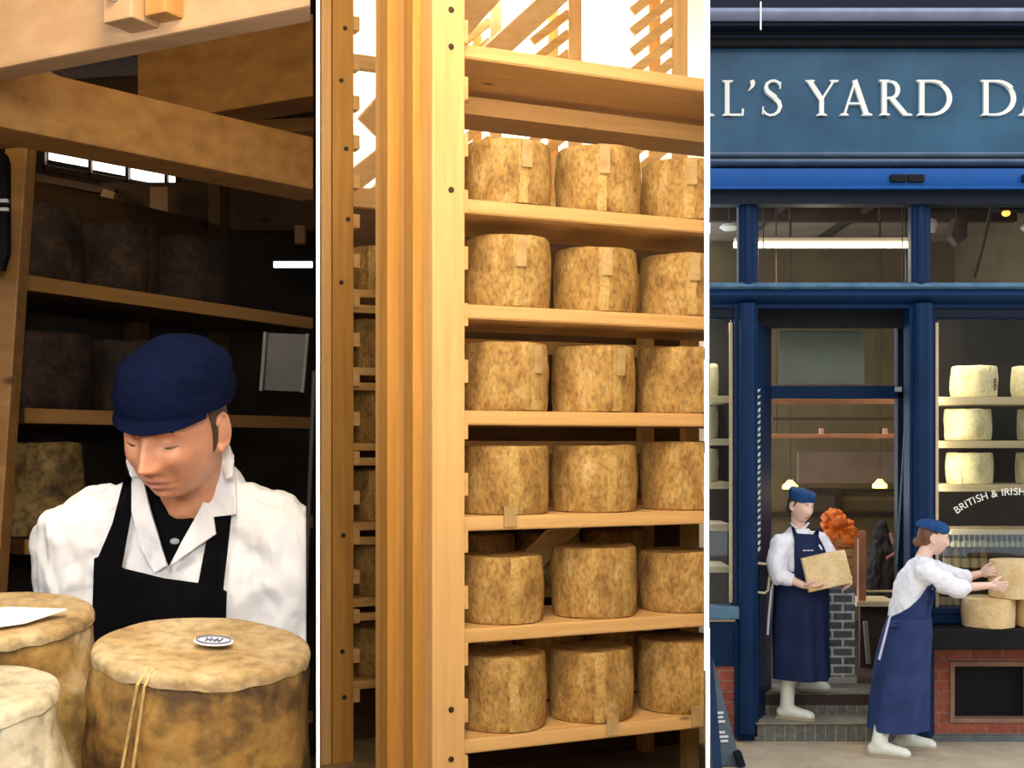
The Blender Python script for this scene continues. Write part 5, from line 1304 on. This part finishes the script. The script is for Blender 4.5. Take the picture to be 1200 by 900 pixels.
bm = B(); ball(bm, (0, .018, .062), (.090, .116, .066), 4); ball(bm, (0, .055, .062), (.078, .085, .060), 3); bm = fuse(bm, .006, 4); clip(bm, (0, -.09, .038), (0, .10, -1)); wobble(bm, .005, 18, 8); bm.transform(H2); obj('cap', bm, BERET, w2, smooth=70)
bm = B()
loft(bm, [(P(1062, 732, Y2), .125, .160, LEAN), (t0, .122, .158, LEAN), (t1, .122, .165, LEAN), (P(1075, 677, Y2), .118, .170, LEAN), (t2, .095, .140, LEAN), (P(1083, 658, Y2), .066, .075, LEAN)])
for a_, b_, c_, q in ((s2R, e2R, h2R, .16), (s2L, e2L, h2L, .18)):
    limb(bm, [t2, a_], [.085, .072]); limb(bm, [a_, a_.lerp(b_, .5), b_, b_.lerp(c_, q)], [.074, .074, .066, .058])
shirt = fuse(bm, .009, 4); fold(shirt, .014, 9, 1.4, 9.5); sb2 = bvh_of(shirt); obj('shirt', shirt, SHIRT, w2)
bm = B(); tube(bm, [P(1076, 651, 8.72), P(1083, 657, 8.70), P(1092, 662, 8.74)], [.014, .018, .012], 8, .5); obj('collar', fuse(bm, .005, 2), SHIRT, w2)
bib = patch(sb2, [(1041, 724), (1052, 719), (1066, 711), (1078, 700), (1086, 688), (1092, 684), (1097, 690), (1092, 712), (1090, 735), (1040, 735)], 8.62, .006, .008, 3, gap=.3); obj('apron_bib', bib, APRONL, w2)
skirt(w2, [(P(1066, 722, Y2), .142, .178, 0), (P(1064, 740, Y2), .158, .195, 0), (P(1059, 775, Y2), .170, .20, 0), (P(1051, 853, Y2), .192, .215, 0)], APRONL, 4.1)
bm = B(); tube(bm, [P(1046, 712, 8.62), P(1042, 726, 8.58), P(1036, 750, 8.56), P(1030, 773, 8.56)], [.005, .008, .009, .009], 8, .35); obj('apron_string', bm, bpy.data.materials['pale_tape'], w2)
boot(w2, (fx(1030, 8.64), 8.64, 0), (.92, -.39), -.5, 1.0, .20, (.045, .05)); boot(w2, (fx(1061, 8.86), 8.86, 0), (.99, -.1), -.5, 1.0, .24, (.0, -.02))

# cheeses on the ledge
def block_cheese(lab, px0, px1, z0, h, Y, seed):
    r = (px1-px0)/2*Y/F; t = thing('cut_cheese', lab, 'cheese', (fx((px0+px1)/2, Y), Y, z0), 0)
    pf = [(0, 0), (r-.008, 0), (r, .007), (r, h-.007), (r-.008, h), (0, h)]
    bm = lathe(B(), [(0, 0), (r-.012, 0), (r-.002, .006), (r, h*.25), (r+.002, h*.5), (r, h*.8), (r-.003, h-.006), (r-.012, h), (0, h)], 48); fin(bm); wobble(bm, .004, 12, seed, lambda c: .004 < c.z < h-.003)
    obj('rind', bm, CUT, t, world=False, smooth=45); return t
h0 = .203; block_cheese('pale half-height cheese on the black ledge nearest the blue column', 1128, 1188, LZ, h0, 8.965, 3)
block_cheese('pale cheese on the black ledge at the right edge of the view', 1191, 1251, LZ, h0, 8.965, 5)
block_cheese('pale cheese in the leaning woman\'s hands, on top of the two ledge cheeses', 1160, 1220, LZ+h0, .262, 8.955, 7)
# dark coat over a stool at the counter
t = thing('draped_coat', 'dark coat draped in a heap on a stool behind the shop counter', 'coat', P(1034, 720, 11.3)); bm = B()
limb(bm, [P(1032, 618, 11.3), P(1033, 635, 11.3), P(1034, 662, 11.3), P(1036, 700, 11.3)], [.05, .075, .13, .17]); limb(bm, [P(1036, 640, 11.25), P(1048, 655, 11.2), P(1054, 676, 11.2)], [.05, .05, .04]); limb(bm, [P(1030, 640, 11.25), P(1024, 668, 11.2), P(1022, 700, 11.2)], [.05, .06, .06])
bm = fuse(bm, .012, 3); fold(bm, .04, 8, 1.5, 3); obj('cloth', bm, mk('charcoal_cloth', (.018, .014, .014), (.010, .008, .008), .9, 12), t)
bm = B(); limb(bm, [P(1044, 626, 11.2), P(1047, 636, 11.18)], [.018, .02]); limb(bm, [P(1040, 654, 11.1), P(1050, 648, 11.1)], [.016, .018]); obj('lining', fuse(bm, .006, 2), mk('dusky_pink_lining', (.22, .09, .075), None, .8), t)
bm = B(); q = P(1036, 700, 11.3)
for dx, dy in ((-.12, -.12), (.12, -.12), (-.12, .12), (.12, .12)): tube(bm, [(q.x+dx*1.2, q.y+dy*1.2, -.22), (q.x+dx, q.y+dy, q.z)], .016)
obj('stool_legs', bm, SHOPD, t)
